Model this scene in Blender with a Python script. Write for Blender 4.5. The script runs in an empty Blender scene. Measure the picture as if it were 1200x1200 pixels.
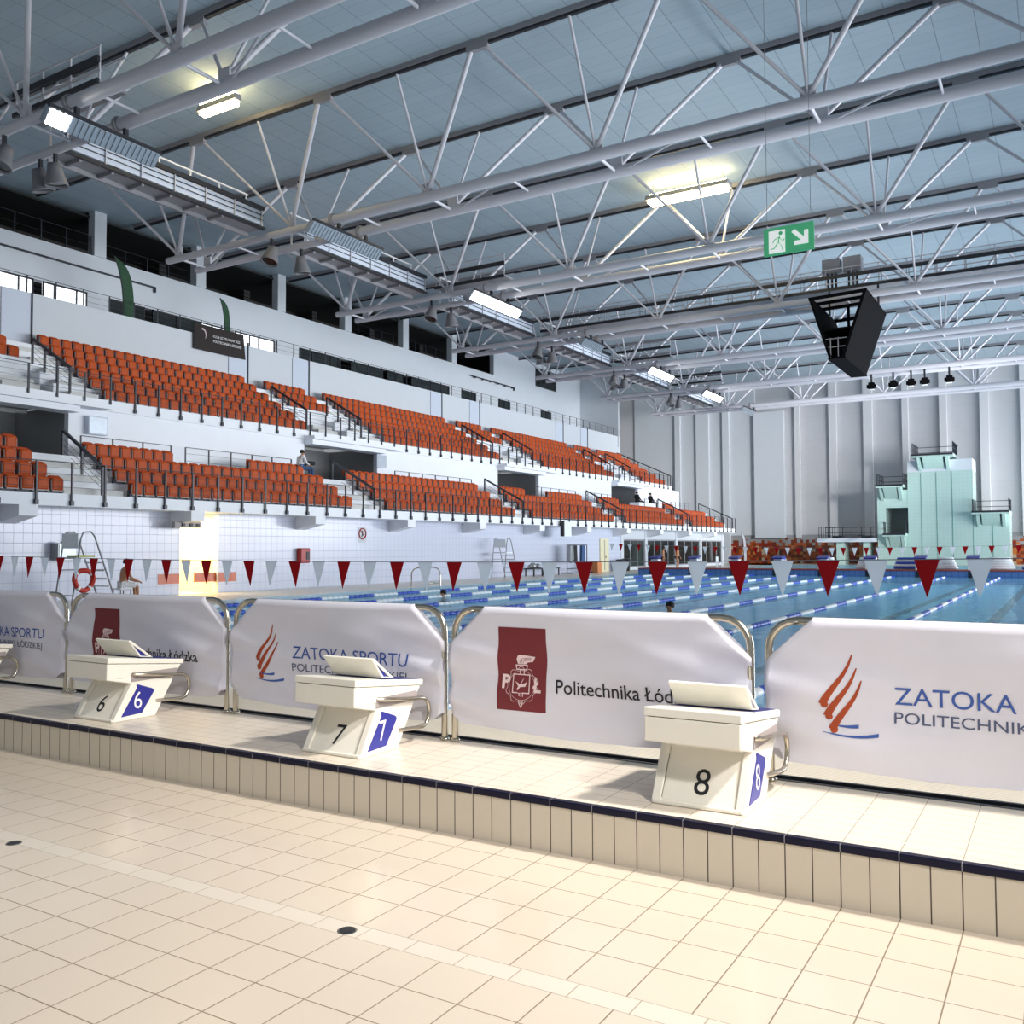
import bpy, bmesh, math, random
from mathutils import Vector, Matrix, Quaternion
random.seed(7)
C = bpy.context.scene.collection
S = bpy.context.scene
PI = math.pi

# ------------------------------------------------------------------ camera
def setup_camera():
    f = 1079.6
    ry = Vector((650.0, 40.0, f)).normalized()
    rx = (-Vector((-1796.0, 51.5, f))).normalized()
    rz = rx.cross(ry).normalized()
    rx = ry.cross(rz).normalized()
    rows = [Vector((rx[i], ry[i], rz[i])) for i in range(3)]   # camera right, down, forward in world space
    right, up, back = rows[0], -rows[1], -rows[2]
    m = Matrix(((right.x, up.x, back.x, 0), (right.y, up.y, back.y, 0), (right.z, up.z, back.z, 1.63), (0, 0, 0, 1)))
    cam = bpy.data.cameras.new('camera')
    o = bpy.data.objects.new('camera', cam); C.objects.link(o)
    o.matrix_world = m
    cam.sensor_width = 36.0; cam.lens = 36.0 * f / 1200.0
    cam.clip_start = 0.05; cam.clip_end = 400
    S.camera = o
setup_camera()

# ------------------------------------------------------------------ light
W = bpy.data.worlds.new('daylight'); S.world = W; W.use_nodes = True
bg = W.node_tree.nodes['Background']
bg.inputs[0].default_value = (0.90, 0.95, 1.0, 1); bg.inputs[1].default_value = 0.33

def area(name, loc, target, sx, sy, power, color, spread=PI):
    l = bpy.data.lights.new(name, 'AREA'); l.shape = 'RECTANGLE'; l.size = sx; l.size_y = sy
    l.energy = power; l.color = color; l.spread = spread
    o = bpy.data.objects.new(name, l); C.objects.link(o); o.location = loc
    d = Vector(target) - Vector(loc)
    o.rotation_euler = d.to_track_quat('-Z', 'Y').to_euler()
    return o
# added area light for daylight from an assumed glazed side, out of view
area('window_daylight', (24, 66, 5.5), (-30, 67, 3.5), 58, 9, 24000, (0.90, 0.94, 1.0))
# added fill light, out of view on the right, to brighten the roof
area('roof_uplight', (6, 56, 2.0), (-23, 56, 18.5), 78, 1.5, 4200, (0.93, 0.97, 1.0), 1.3)
# warm hall lamps over the deck in front of the blocks
area('deck_lamp', (3.8, 5.6, 8.2), (-3.2, 4.9, 0.3), 0.7, 0.7, 205, (1.0, 0.94, 0.87), 1.2)
area('deck_downlight', (4.6, 1.0, 6.4), (-3.0, 4.2, 0.2), 0.8, 0.8, 105, (1.0, 0.94, 0.87), 1.25)
# added fill light, off to the right, that lifts the end wall
area('end_wall_fill', (9, 60, 9.0), (-36, 95, 8.0), 3, 3, 900, (1.0, 0.97, 0.94), 0.75)
S.view_settings.view_transform = 'Standard'; S.view_settings.look = 'None'
S.view_settings.gamma = 1.0; S.view_settings.use_curve_mapping = False
S.view_settings.exposure = 0.0

# ------------------------------------------------------------------ materials
def lin(h):
    h = h.lstrip('#'); r = []
    for i in (0, 2, 4):
        c = int(h[i:i+2], 16) / 255
        r.append(c / 12.92 if c <= 0.04045 else ((c + 0.055) / 1.055) ** 2.4)
    return (r[0], r[1], r[2], 1)
class NT:
    def __init__(s, name):
        s.m = bpy.data.materials.new(name); s.m.use_nodes = True; s.t = s.m.node_tree
        s.b = s.t.nodes['Principled BSDF']; s.out = s.t.nodes['Material Output']
    def n(s, typ, **kw):
        nd = s.t.nodes.new(typ)
        for k, v in kw.items(): setattr(nd, k, v)
        return nd
    def link(s, a, b): s.t.links.new(a, b)
    def val(s, sock, v):
        if hasattr(v, 'links') or hasattr(v, 'is_linked'): s.link(v, sock)
        else: sock.default_value = v
    def math(s, op, a, b=None):
        nd = s.n('ShaderNodeMath', operation=op); s.val(nd.inputs[0], a)
        if b is not None: s.val(nd.inputs[1], b)
        return nd.outputs[0]
    def mix(s, fac, a, b, blend='MIX'):
        nd = s.n('ShaderNodeMix', data_type='RGBA', blend_type=blend)
        s.val(nd.inputs[0], fac); s.val(nd.inputs[6], a); s.val(nd.inputs[7], b)
        return nd.outputs[2]
    def pos(s):
        g = s.n('ShaderNodeNewGeometry'); x = s.n('ShaderNodeSeparateXYZ'); s.link(g.outputs['Position'], x.inputs[0])
        return g.outputs['Position'], x.outputs
    def objpos(s):
        g = s.n('ShaderNodeTexCoord'); x = s.n('ShaderNodeSeparateXYZ'); s.link(g.outputs['Object'], x.inputs[0])
        return g.outputs['Object'], x.outputs
    def noise(s, scale, detail=3.0, vec=None, rough=0.5):
        nd = s.n('ShaderNodeTexNoise'); nd.inputs['Scale'].default_value = scale
        nd.inputs['Detail'].default_value = detail; nd.inputs['Roughness'].default_value = rough
        if vec is not None: s.link(vec, nd.inputs['Vector'])
        return nd.outputs['Fac']
    def line(s, coord, pitch, off, w):            # 1 on a joint of width w every pitch
        v = s.math('DIVIDE', s.math('SUBTRACT', coord, off), pitch)
        d = s.math('ABSOLUTE', s.math('SUBTRACT', s.math('FRACT', s.math('ADD', v, 0.5)), 0.5))
        return s.math('LESS_THAN', d, w / pitch / 2)
def mat(name, h, rough=0.5, metal=0.0, var=0.06, scale=6.0, bump=0.0, spec=0.5, emit=None, es=0.0, alpha=None):
    k = NT(name); p, _ = k.objpos()
    f = k.noise(scale, 3.0, p)
    c = lin(h)
    d = tuple(max(0, x * (1 - 2 * var)) for x in c[:3]) + (1,)
    k.link(k.mix(f, d, tuple(min(1, x * (1 + var)) for x in c[:3]) + (1,)), k.b.inputs['Base Color'])
    k.b.inputs['Roughness'].default_value = rough; k.b.inputs['Metallic'].default_value = metal
    k.b.inputs['Specular IOR Level'].default_value = spec
    if bump:
        b = k.n('ShaderNodeBump'); b.inputs['Strength'].default_value = bump; b.inputs['Distance'].default_value = 0.01
        k.link(k.noise(scale * 6, 4, p), b.inputs['Height']); k.link(b.outputs[0], k.b.inputs['Normal'])
    if emit:
        k.b.inputs['Emission Color'].default_value = lin(emit); k.b.inputs['Emission Strength'].default_value = es
    return k.m
def tile_mat(name, h, joint, axes, rough=0.25, var=0.05, jrough=0.7, bump=0.3, spec=0.5, nscale=0.8):
    k = NT(name); p, x = k.pos(); mask = None
    for (ax, pitch, off, w) in axes:
        l = k.line(x[ax], pitch, off, w)
        mask = l if mask is None else k.math('MAXIMUM', mask, l)
    f = k.noise(nscale, 4.0, p); f2 = k.noise(40, 3.0, p)
    c = lin(h); d = tuple(v * (1 - 2 * var) for v in c[:3]) + (1,)
    base = k.mix(f, d, c); base = k.mix(k.math('MULTIPLY', f2, 0.12), base, tuple(v * 0.75 for v in c[:3]) + (1,))
    k.link(k.mix(mask, base, lin(joint)), k.b.inputs['Base Color'])
    k.link(k.math('ADD', k.math('MULTIPLY', mask, jrough - rough), rough), k.b.inputs['Roughness'])
    k.b.inputs['Specular IOR Level'].default_value = spec
    if bump:
        b = k.n('ShaderNodeBump'); b.inputs['Strength'].default_value = bump; b.inputs['Distance'].default_value = 0.004
        k.link(k.math('SUBTRACT', k.math('MULTIPLY', k.noise(25, 2, p), 0.03), mask), b.inputs['Height'])
        k.link(b.outputs[0], k.b.inputs['Normal'])
    return k.m
M = {}
FX = -0.415 % 0.2495
M['floor_far'] = tile_mat('cream_floor_tile', '#e2d5c4', '#8b7d6a', [(0, .2495, FX, .0055), (1, .27, 4.22, .0055)], rough=.16, spec=.45)
M['floor_strip'] = tile_mat('drain_strip_tile', '#e8decf', '#a89a86', [(0, .2495, FX + .06, .005)], rough=.2)
M['floor_near'] = tile_mat('cream_floor_tile_front', '#e2d5c4', '#8b7d6a', [(0, .2495, FX, .0055), (1, .25, 3.03, .0055)], rough=.16, spec=.45)
M['platform'] = tile_mat('ribbed_platform_tile', '#e9decd', '#a09380', [(0, .2495, FX, .004), (1, .115, 4.49, .0035)], rough=.3)
M['step'] = tile_mat('step_face_tile', '#d8cfbf', '#4c443a', [(0, .12475, FX, .006)], rough=.25)
M['navy_tile'] = tile_mat('navy_edge_tile', '#0c0e2a', '#8d8c92', [(0, .2495, FX, .004)], rough=.4, spec=.25)
M['deck'] = tile_mat('pale_deck_tile', '#d9cfbf', '#b5a999', [(0, .25, 0, .006), (1, .25, 0, .006)], rough=.3)
M['walltile'] = tile_mat('white_wall_tile', '#d6dbec', '#aab2ca', [(1, .31, .1, .014), (2, .31, .02, .014)], rough=.2, bump=.1)
M['orange_tile'] = tile_mat('orange_wall_tile', '#c95a14', '#a04a18', [(1, .31, .1, .012)], rough=.3, var=.12)
M['white'] = mat('white_paint', '#cfd4da', .55, var=.02, scale=1.5)
M['lowwhite'] = mat('white_stand_concrete', '#f0f3f9', .5, var=.02, scale=1.2)
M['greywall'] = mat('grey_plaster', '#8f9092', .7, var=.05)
M['dimwall'] = mat('gallery_grey_plaster', '#6d6c6a', .8, var=.06)
M['corr'] = tile_mat('corrugated_shaded_sheet', '#39393a', '#1f2020', [(2, .25, 0, .1)], rough=.6)  # corrugated sheet, its colour darkened to stand for the unlit gallery
M['stepwhite'] = mat('pale_tread', '#d6d6d4', .6, var=.05)
M['steel'] = mat('white_painted_steel', '#c6c5cc', .4, var=.03, scale=2)
M['steel2'] = mat('grey_painted_steel', '#8f8e93', .45, var=.04, scale=2)
M['dark'] = mat('dark_grey_metal', '#24262c', .45, var=.1)
M['rail'] = mat('black_rail_paint', '#262a35', .4, var=.06)
M['chrome'] = mat('brushed_steel', '#c9c2b4', .22, 1.0, var=.05)
M['orange'] = mat('orange_plastic', '#b24312', .5, var=.14, scale=.9, spec=.25)
M['orange2'] = mat('orange_plastic_pan', '#c25016', .5, var=.12, scale=1.1, spec=.25)
M['rim'] = mat('pale_grey_plastic', '#a59c9c', .5)
M['seatmetal'] = mat('seat_bracket_metal', '#3c3f4a', .5)
M['block'] = mat('ivory_fibreglass', '#efece2', .35, var=.02, bump=.03, scale=10)
M['blue'] = mat('royal_blue_plate', '#2b2f8f', .4, var=.04)
M['deckpad'] = mat('navy_grip_pad', '#2a2f72', .7, var=.08, scale=40)
M['black'] = mat('black_lettering', '#181a22', .5, var=.02)
M['whiteprint'] = mat('white_lettering', '#f2f0f0', .5, var=.02)
M['fabric'] = mat('white_banner_fabric', '#d9d9e6', .8, var=.025, scale=5, bump=.06)
M['maroon'] = mat('maroon_print', '#74262e', .75, var=.06)
M['bluetext'] = mat('blue_print', '#3a5ba8', .7, var=.05)
M['slatetext'] = mat('slate_print', '#525c7c', .7, var=.05)
M['flame'] = mat('orange_red_print', '#a6431c', .7, var=.15, scale=8)
M['blacktext'] = mat('black_print', '#1b1c22', .7)
M['pinkline'] = mat('pale_print', '#e6cfd2', .7, var=.03)
M['redflag'] = mat('red_pennant', '#b8222c', .6, var=.08)
M['whiteflag'] = mat('white_pennant', '#eef0f4', .6, var=.03)
M['rail_white'] = mat('bright_white_rail', '#e8e8ea', .4)
M['bell'] = mat('grey_lamp_housing', '#77767a', .5, var=.08)
M['rope'] = mat('grey_cord', '#8a8a90', .7)
M['poolblue'] = mat('blue_float', '#2f55c4', .4)
M['poolwhite'] = mat('white_float', '#eef3f7', .4)
M['pooltile'] = tile_mat('pool_blue_tile', '#b4e6fb', '#98d4f2', [(0, .25, 0, .02), (1, .25, 0, .02)], rough=.5, bump=0)
M['bulk'] = tile_mat('bulkhead_blue_tile', '#5a86c4', '#41659f', [(0, .3, 0, .03), (2, .3, .1, .02)], rough=.3, bump=0)
M['lane'] = mat('dark_lane_tile', '#14222f', .5)
M['reddeck'] = mat('red_brown_tread', '#a04a40', .7, var=.12)
M['teal'] = tile_mat('pale_teal_tile', '#bcd6ce', '#a2bfb7', [(0, .33, 0, .02), (2, .33, 0, .02)], rough=.2, bump=0, var=.06)
M['tealdark'] = mat('tower_joint', '#6f9a90', .4)
M['panelwall'] = tile_mat('grey_acoustic_panel', '#cccccf', '#bdbdc1', [(2, 2.4, .4, .03)], rough=.7, bump=.1, var=.05)
M['finwall'] = mat('pale_wall_fin', '#d6d6d8', .6, var=.03)
M['glassdark'] = mat('dark_glazing', '#2a302f', .08, var=.2, scale=.6)
M['doorgrey'] = mat('grey_frame', '#9a9aa0', .4)
M['screen'] = mat('bluish_screen_panel', '#ccd4e2', .35, var=.02)
M['ledblack'] = mat('matt_black_screen', '#0c0c0e', .95, var=.1, spec=.08)
M['hose'] = mat('red_cabinet', '#a8221f', .35)
M['cream'] = mat('cream_door', '#e3dcb8', .5)
M['galv'] = mat('galvanised_louvre', '#a9b1ba', .35, .5, var=.08)
M['cabinet'] = mat('steel_cabinet', '#9fa1a3', .3, .6, var=.1)
M['skin'] = mat('skin', '#b9825f', .5, var=.05)
M['hair'] = mat('dark_hair', '#1d1714', .7)
M['jeans'] = mat('blue_denim', '#3c5a86', .8, var=.1)
M['darkcloth'] = mat('black_cloth', '#1e1e22', .8)
M['whitecloth'] = mat('white_cloth', '#e6e6e8', .8)
M['yellow'] = mat('yellow_cloth', '#d8cf3a', .7)
M['lifering'] = mat('red_lifebuoy', '#c8382a', .45)
M['green'] = mat('green_flag_cloth', '#1f4a2c', .7, var=.25, scale=4)
M['signgreen'] = mat('exit_green', '#4db581', .4, emit='#4db581', es=.35)
M['signwhite'] = mat('exit_white', '#f4faf6', .4, emit='#ffffff', es=.5)
M['orangebox'] = mat('orange_bin', '#d98a55', .5)
M['lamp'] = mat('lit_floodlight', '#ffffff', .4, emit='#fffdf6', es=14)
M['warm'] = mat('warm_tube', '#ffffff', .4, emit='#ffe2a0', es=34)
M['daywindow'] = mat('bright_window_pane', '#ffffff', .3, emit='#f4f8ff', es=1.6)
M['warmwall'] = mat('lit_passage_wall', '#fff0c8', .6, var=.02)
def pennant_mat(name, h):
    k = NT(name); p, _ = k.objpos(); c = k.mix(k.noise(5, 2, p), tuple(v * .92 for v in lin(h)[:3]) + (1,), lin(h))
    t = k.n('ShaderNodeBsdfTranslucent'); k.link(c, t.inputs[0]); k.link(c, k.b.inputs['Base Color']); k.b.inputs['Roughness'].default_value = .6
    m = k.n('ShaderNodeMixShader'); m.inputs[0].default_value = .72
    k.link(k.b.outputs[0], m.inputs[1]); k.link(t.outputs[0], m.inputs[2]); k.link(m.outputs[0], k.out.inputs[0]); return k.m
M['redflag'] = pennant_mat('red_pennant_cloth', '#c62630'); M['whiteflag'] = pennant_mat('white_pennant_cloth', '#f8f9fb')
def roof_mat():
    k = NT('bluegrey_roof_panel'); p, x = k.pos()
    l1 = k.line(x[0], 1.2, .3, .03); l2 = k.line(x[1], .55, 0, .022)
    # single panels a shade darker
    sn = k.n('ShaderNodeCombineXYZ')
    k.link(k.math('FLOOR', k.math('DIVIDE', k.math('SUBTRACT', x[0], .3), 1.2)), sn.inputs[0])
    k.link(k.math('FLOOR', k.math('DIVIDE', x[1], .55)), sn.inputs[1])
    wn = k.n('ShaderNodeTexWhiteNoise', noise_dimensions='2D'); k.link(sn.outputs[0], wn.inputs['Vector'])
    base = k.mix(k.math('MULTIPLY', wn.outputs['Value'], .35), lin('#a6b5bd'), lin('#94a5af'))
    base = k.mix(k.math('MULTIPLY', k.noise(.12, 3, p), .5), base, lin('#8fa1b0'))
    base = k.mix(k.math('MULTIPLY', l2, .35), base, lin('#6d7a86')); base = k.mix(k.math('MULTIPLY', l1, .6), base, lin('#5d6a76'))
    k.link(base, k.b.inputs['Base Color']); k.b.inputs['Roughness'].default_value = .7
    return k.m
M['roof'] = roof_mat()
def mosaic_mat():
    k = NT('orange_mosaic_tile'); p, x = k.pos()
    sn = k.n('ShaderNodeCombineXYZ')
    k.link(k.math('FLOOR', k.math('DIVIDE', x[0], .3)), sn.inputs[0]); k.link(k.math('FLOOR', k.math('DIVIDE', x[2], .3)), sn.inputs[1])
    wn = k.n('ShaderNodeTexWhiteNoise', noise_dimensions='2D'); k.link(sn.outputs[0], wn.inputs['Vector'])
    r = k.n('ShaderNodeValToRGB'); k.link(wn.outputs['Value'], r.inputs[0]); cr = r.color_ramp; cr.interpolation = 'CONSTANT'
    cr.elements[0].position = 0; cr.elements[0].color = lin('#7a3518'); cr.elements[1].position = .3; cr.elements[1].color = lin('#a8501f')
    for pp, cc in ((.55, '#8a2a20'), (.7, '#c0763a'), (.86, '#b9a68a'), (.93, '#5a3320')):
        e = cr.elements.new(pp); e.color = lin(cc)
    # fewer coloured tiles towards the top edge
    edge = k.math('GREATER_THAN', k.math('ADD', wn.outputs['Value'], 0), k.math('MULTIPLY', k.math('SUBTRACT', 2.75, x[2]), 1.0))
    k.link(k.mix(edge, r.outputs[0], lin('#9a9a9c')), k.b.inputs['Base Color']); k.b.inputs['Roughness'].default_value = .3
    return k.m
M['mosaic'] = mosaic_mat()
def water_mat():
    k = NT('pool_water'); p, x = k.pos()
    t = k.n('ShaderNodeBsdfTransparent'); t.inputs[0].default_value = (.66, .90, 1.0, 1)
    d = k.n('ShaderNodeBsdfDiffuse'); d.inputs[0].default_value = lin('#a4e0fb')
    g = k.n('ShaderNodeBsdfGlossy'); g.inputs['Roughness'].default_value = .05; g.inputs[0].default_value = (.85, .93, 1, 1)
    mp = k.n('ShaderNodeMapping'); k.link(p, mp.inputs['Vector']); mp.inputs['Scale'].default_value = (1, .7, 1)
    b = k.n('ShaderNodeBump'); b.inputs['Strength'].default_value = .35; b.inputs['Distance'].default_value = .08
    k.link(k.noise(1.6, 3, mp.outputs[0]), b.inputs['Height'])
    k.link(b.outputs[0], g.inputs['Normal'])
    fr = k.n('ShaderNodeFresnel'); fr.inputs['IOR'].default_value = 1.2; k.link(b.outputs[0], fr.inputs['Normal'])
    m1 = k.n('ShaderNodeMixShader'); m1.inputs[0].default_value = .37; k.link(t.outputs[0], m1.inputs[1]); k.link(d.outputs[0], m1.inputs[2])
    m2 = k.n('ShaderNodeMixShader'); k.link(k.math('MINIMUM', fr.outputs[0], .28), m2.inputs[0]); k.link(m1.outputs[0], m2.inputs[1]); k.link(g.outputs[0], m2.inputs[2])
    k.link(m2.outputs[0], k.out.inputs[0])
    return k.m
M['water'] = water_mat()
def glass_mat():
    k = NT('clear_glass'); t = k.n('ShaderNodeBsdfTransparent'); t.inputs[0].default_value = (.86, .92, .95, 1)
    g = k.n('ShaderNodeBsdfGlossy'); g.inputs['Roughness'].default_value = .03
    m = k.n('ShaderNodeMixShader'); m.inputs[0].default_value = .1
    k.link(t.outputs[0], m.inputs[1]); k.link(g.outputs[0], m.inputs[2]); k.link(m.outputs[0], k.out.inputs[0]); return k.m
M['glass'] = glass_mat()

# ------------------------------------------------------------------ geometry helpers
def wloc(o):
    v = Vector((0, 0, 0))
    while o is not None: v += o.location; o = o.parent
    return v
class MB:
    def __init__(s): s.v = []; s.f = []; s.mi = []; s.sm = []
    def add(s, vs, fs, mi=0, smooth=False):
        n = len(s.v); s.v += [tuple(v) for v in vs]
        for f in fs: s.f.append([i + n for i in f]); s.mi.append(mi); s.sm.append(smooth)
        return s
    def box(s, x0, x1, y0, y1, z0, z1, mi=0):
        vs = [(x, y, z) for z in (z0, z1) for y in (y0, y1) for x in (x0, x1)]
        return s.add(vs, [(0, 2, 3, 1), (4, 5, 7, 6), (0, 1, 5, 4), (2, 6, 7, 3), (0, 4, 6, 2), (1, 3, 7, 5)], mi)
    def bar(s, p, q, w, h, mi=0):                # square bar from p to q
        p, q = Vector(p), Vector(q); d = (q - p).normalized()
        u = Vector((0, 0, 1)) if abs(d.z) < .95 else Vector((1, 0, 0))
        a = d.cross(u).normalized() * (w / 2); b = a.cross(d).normalized() * (h / 2)
        vs = [o + sa * a + sb * b for o in (p, q) for sa, sb in ((-1, -1), (1, -1), (1, 1), (-1, 1))]
        return s.add(vs, [(3, 2, 1, 0), (4, 5, 6, 7), (0, 1, 5, 4), (1, 2, 6, 5), (2, 3, 7, 6), (3, 0, 4, 7)], mi)
    def tube(s, pts, r, n=8, mi=0, rr=None, cap=True):
        pts = [Vector(p) for p in pts]; rings = []; N = len(pts)
        a = None
        for i, p in enumerate(pts):
            d = (pts[min(i + 1, N - 1)] - pts[max(i - 1, 0)]).normalized()
            if a is None:
                a = d.cross(Vector((0, 0, 1)) if abs(d.z) < .9 else Vector((1, 0, 0))).normalized()
            else: a = (a - d * a.dot(d)).normalized()
            b = d.cross(a); k = rr[i] if rr else r
            rings.append([p + (a * math.cos(t) + b * math.sin(t)) * k for t in (2 * PI * j / n for j in range(n))])
        vs = [v for rg in rings for v in rg]; fs = []
        for i in range(N - 1):
            for j in range(n): fs.append((i * n + j, i * n + (j + 1) % n, (i + 1) * n + (j + 1) % n, (i + 1) * n + j))
        s.add(vs, fs, mi, True)
        if cap: s.add(rings[0], [tuple(range(n))[::-1]], mi); s.add(rings[-1], [tuple(range(n))], mi)
        return s
    def prism(s, poly, axis, a, b, mi=0):        # polygon in the two other axes, swept along axis from a to b
        def P(u, v, w): return {'X': (w, u, v), 'Y': (u, w, v), 'Z': (u, v, w)}[axis]
        n = len(poly); vs = [P(u, v, a) for u, v in poly] + [P(u, v, b) for u, v in poly]
        fs = [tuple(range(n))[::-1], tuple(range(n, 2 * n))] + [(i, (i + 1) % n, n + (i + 1) % n, n + i) for i in range(n)]
        return s.add(vs, fs, mi)
    def lathe(s, c, prof, n=12, mi=0):           # profile (r,z) about a vertical axis
        vs = [(c[0] + r * math.cos(2 * PI * j / n), c[1] + r * math.sin(2 * PI * j / n), c[2] + z) for r, z in prof for j in range(n)]
        fs = [(i * n + j, i * n + (j + 1) % n, (i + 1) * n + (j + 1) % n, (i + 1) * n + j) for i in range(len(prof) - 1) for j in range(n)]
        return s.add(vs, fs, mi, True)
    def mesh(s, name, off=(0, 0, 0), fix=True):
        me = bpy.data.meshes.new(name); o = Vector(off)
        me.from_pydata([tuple(Vector(v) - o) for v in s.v], [], s.f)
        me.polygons.foreach_set('material_index', s.mi); me.polygons.foreach_set('use_smooth', s.sm)
        if fix:
            bm = bmesh.new(); bm.from_mesh(me); bmesh.ops.recalc_face_normals(bm, faces=bm.faces); bm.to_mesh(me); bm.free()
        return me
    def build(s, name, mats, parent=None, bevel=0.0, loc=None, fix=True):
        off = wloc(parent) if parent is not None else (Vector(loc) if loc is not None else Vector((0, 0, 0)))
        me = s.mesh(name, off, fix)
        for m in (mats if isinstance(mats, (list, tuple)) else [mats]): me.materials.append(m)
        o = bpy.data.objects.new(name, me); C.objects.link(o)
        if parent is not None: o.parent = parent
        elif loc is not None: o.location = loc
        if bevel:
            b = o.modifiers.new('edge', 'BEVEL'); b.width = bevel; b.segments = 2; b.limit_method = 'ANGLE'; b.angle_limit = .6
        return o
def tag(o, label, cat, group=None, kind=None):
    o['label'] = label; o['category'] = cat
    if group: o['group'] = group
    if kind: o['kind'] = kind
    return o
def thing(name, label, cat, loc=(0, 0, 0), group=None):
    o = bpy.data.objects.new(name, None); C.objects.link(o); o.location = loc; o.empty_display_size = .2
    return tag(o, label, cat, group)
def struct(o, label=None, cat=None):
    o['kind'] = 'structure'
    if label: o['label'] = label
    if cat: o['category'] = cat
    return o
UNIT = {}
def unit(kind, m):
    key = (kind, m.name)
    if key not in UNIT:
        b = MB()
        if kind == 'cyl': b.tube([(0, 0, 0), (0, 0, 1)], 1, 10)
        elif kind == 'cyl6': b.tube([(0, 0, 0), (0, 0, 1)], 1, 6)
        else: b.box(-1, 1, -1, 1, 0, 1)
        me = b.mesh(kind + '_' + m.name); me.materials.append(m); UNIT[key] = me
    return UNIT[key]
def strut(name, p, q, r, m, parent, kind='cyl', r2=None):   # one straight member between two points
    p, q = Vector(p), Vector(q); d = q - p
    o = bpy.data.objects.new(name, unit(kind, m)); C.objects.link(o); o.parent = parent
    o.location = p - wloc(parent); o.rotation_mode = 'QUATERNION'; o.rotation_quaternion = d.to_track_quat('Z', 'Y')
    o.scale = (r, r2 or r, d.length)
    return o
def copy_tree(o, parent=None):
    c = o.copy(); C.objects.link(c)
    if parent is not None: c.parent = parent
    for ch in o.children: copy_tree(ch, c)
    return c
def nth(i):
    w = ['first', 'second', 'third', 'fourth', 'fifth', 'sixth', 'seventh', 'eighth', 'ninth', 'tenth', 'eleventh', 'twelfth']
    if i < 12: return w[i]
    return f'{i+1}' + ({1: 'st', 2: 'nd', 3: 'rd'}.get((i + 1) % 10, 'th') if (i + 1) // 10 != 1 else 'th')
FONT_CACHE = {}
def text_verts(t, bold=0.0):
    cu = bpy.data.curves.new('lettering', 'FONT'); cu.body = t; cu.size = 1; cu.offset = bold; cu.resolution_u = 4
    o = bpy.data.objects.new('lettering', cu); C.objects.link(o)
    dg = bpy.context.evaluated_depsgraph_get(); me = bpy.data.meshes.new_from_object(o.evaluated_get(dg))
    vs = [v.co.copy() for v in me.vertices]; fs = [tuple(p.vertices) for p in me.polygons]
    bpy.data.objects.remove(o); bpy.data.curves.remove(cu); bpy.data.meshes.remove(me)
    x0 = min(v.x for v in vs); x1 = max(v.x for v in vs); y0 = min(v.y for v in vs); y1 = max(v.y for v in vs)
    return vs, fs, x0, x1, y0, y1
def text(name, t, fn, w, m, parent, h=None, bold=0.0, caph=None):
    """fn(u,v) -> world point; text scaled to width w (and cap height h); u from the left edge, v from the baseline"""
    vs, fs, x0, x1, y0, y1 = text_verts(t, bold)
    cap = caph or 0.729
    sx = w / (x1 - x0); sy = (h / cap) if h else sx
    b = MB(); b.add([fn((v.x - x0) * sx, v.y * sy) for v in vs], fs)
    return b.build(name, m, parent, fix=False)

# ------------------------------------------------------------------ setting: floors and pool
SZ = 0.283                                           # height of the starting platform
b = MB()
b.box(-16, 9, -7, 3.03, -.1, 0, 2); b.box(-16, 9, 3.03, 3.14, -.1, 0.0, 1); b.box(-16, 9, 3.14, 4.40, -.1, 0, 0)
struct(b.build('floor', [M['floor_far'], M['floor_strip'], M['floor_near']]))
b = MB(); b.box(-23.2, 9, 4.40, 5.42, -.1, SZ - .001, 0); b.box(-23.2, 9, 4.396, 4.42, 0, SZ - .036, 1)
struct(b.build('floor_platform', [M['platform'], M['step']]))
b = MB(); b.box(-23.2, 9, 4.388, 4.436, SZ - .036, SZ + .001)
struct(b.build('trim_platform_edge', M['navy_tile'], bevel=.006))
b = MB(); b.box(-23.2, 9, 5.42, 5.45, .1, SZ + .002); b.box(-23.2, 9, 5.45, 5.52, .1, SZ - .03, 0); b.box(-23.2, 9, 5.52, 5.545, .1, SZ + .004)
struct(b.build('trim_drain_channel', M['dark']))
b = MB(); b.box(-23.2, 9, 5.545, 5.56, .05, SZ - .008, 0)
y = 5.56
while y < 6.45: b.box(-23.2, 9, y, y + .021, .2, SZ - .006, 0); y += .03
b.box(-23.2, 9, 5.55, 6.45, .1, SZ - .03, 1)
struct(b.build('floor_overflow_grating', [mat('cream_grating', '#efe6d4', .5, var=.02), M['floor_strip']]))
b = MB(); b.box(-28, -23.2, -5, 95, -.4, 0); b.box(-45, 9, 86, 95, -.4, 0); b.box(-45, -28, 60, 86, -.4, 0); b.box(4.5, 9, 6.45, 86, -.4, 0)
struct(b.build('floor_pool_deck', M['deck']))
b = MB(); b.box(-23.2, 4.5, 6.45, 86, -.5, -.30)
struct(b.build('floor_pool_basin', M['pooltile']))
b = MB(); b.box(-23.2, 4.5, 6.40, 6.45, -.4, .26)
struct(b.build('wall_pool_end', M['bulk']))
b = MB()
for k in range(10): xx = 0.84 - 2.5 * k; b.box(xx - .14, xx + .14, 8.4, 50.6, -.302, -.292); b.box(xx - .5, xx + .5, 50.35, 50.63, -.302, -.291)
struct(b.build('trim_lane_markings', M['lane']))
b = MB(); nx, ny = 2, 2
b.add([(-23.2, 6.45, .03), (4.5, 6.45, .03), (4.5, 86, .03), (-23.2, 86, .03)], [(0, 1, 2, 3)])
tag(b.build('pool_water', M['water']), 'rippled pale blue pool water with lane ropes floating across it', 'water', kind='stuff')

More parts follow.
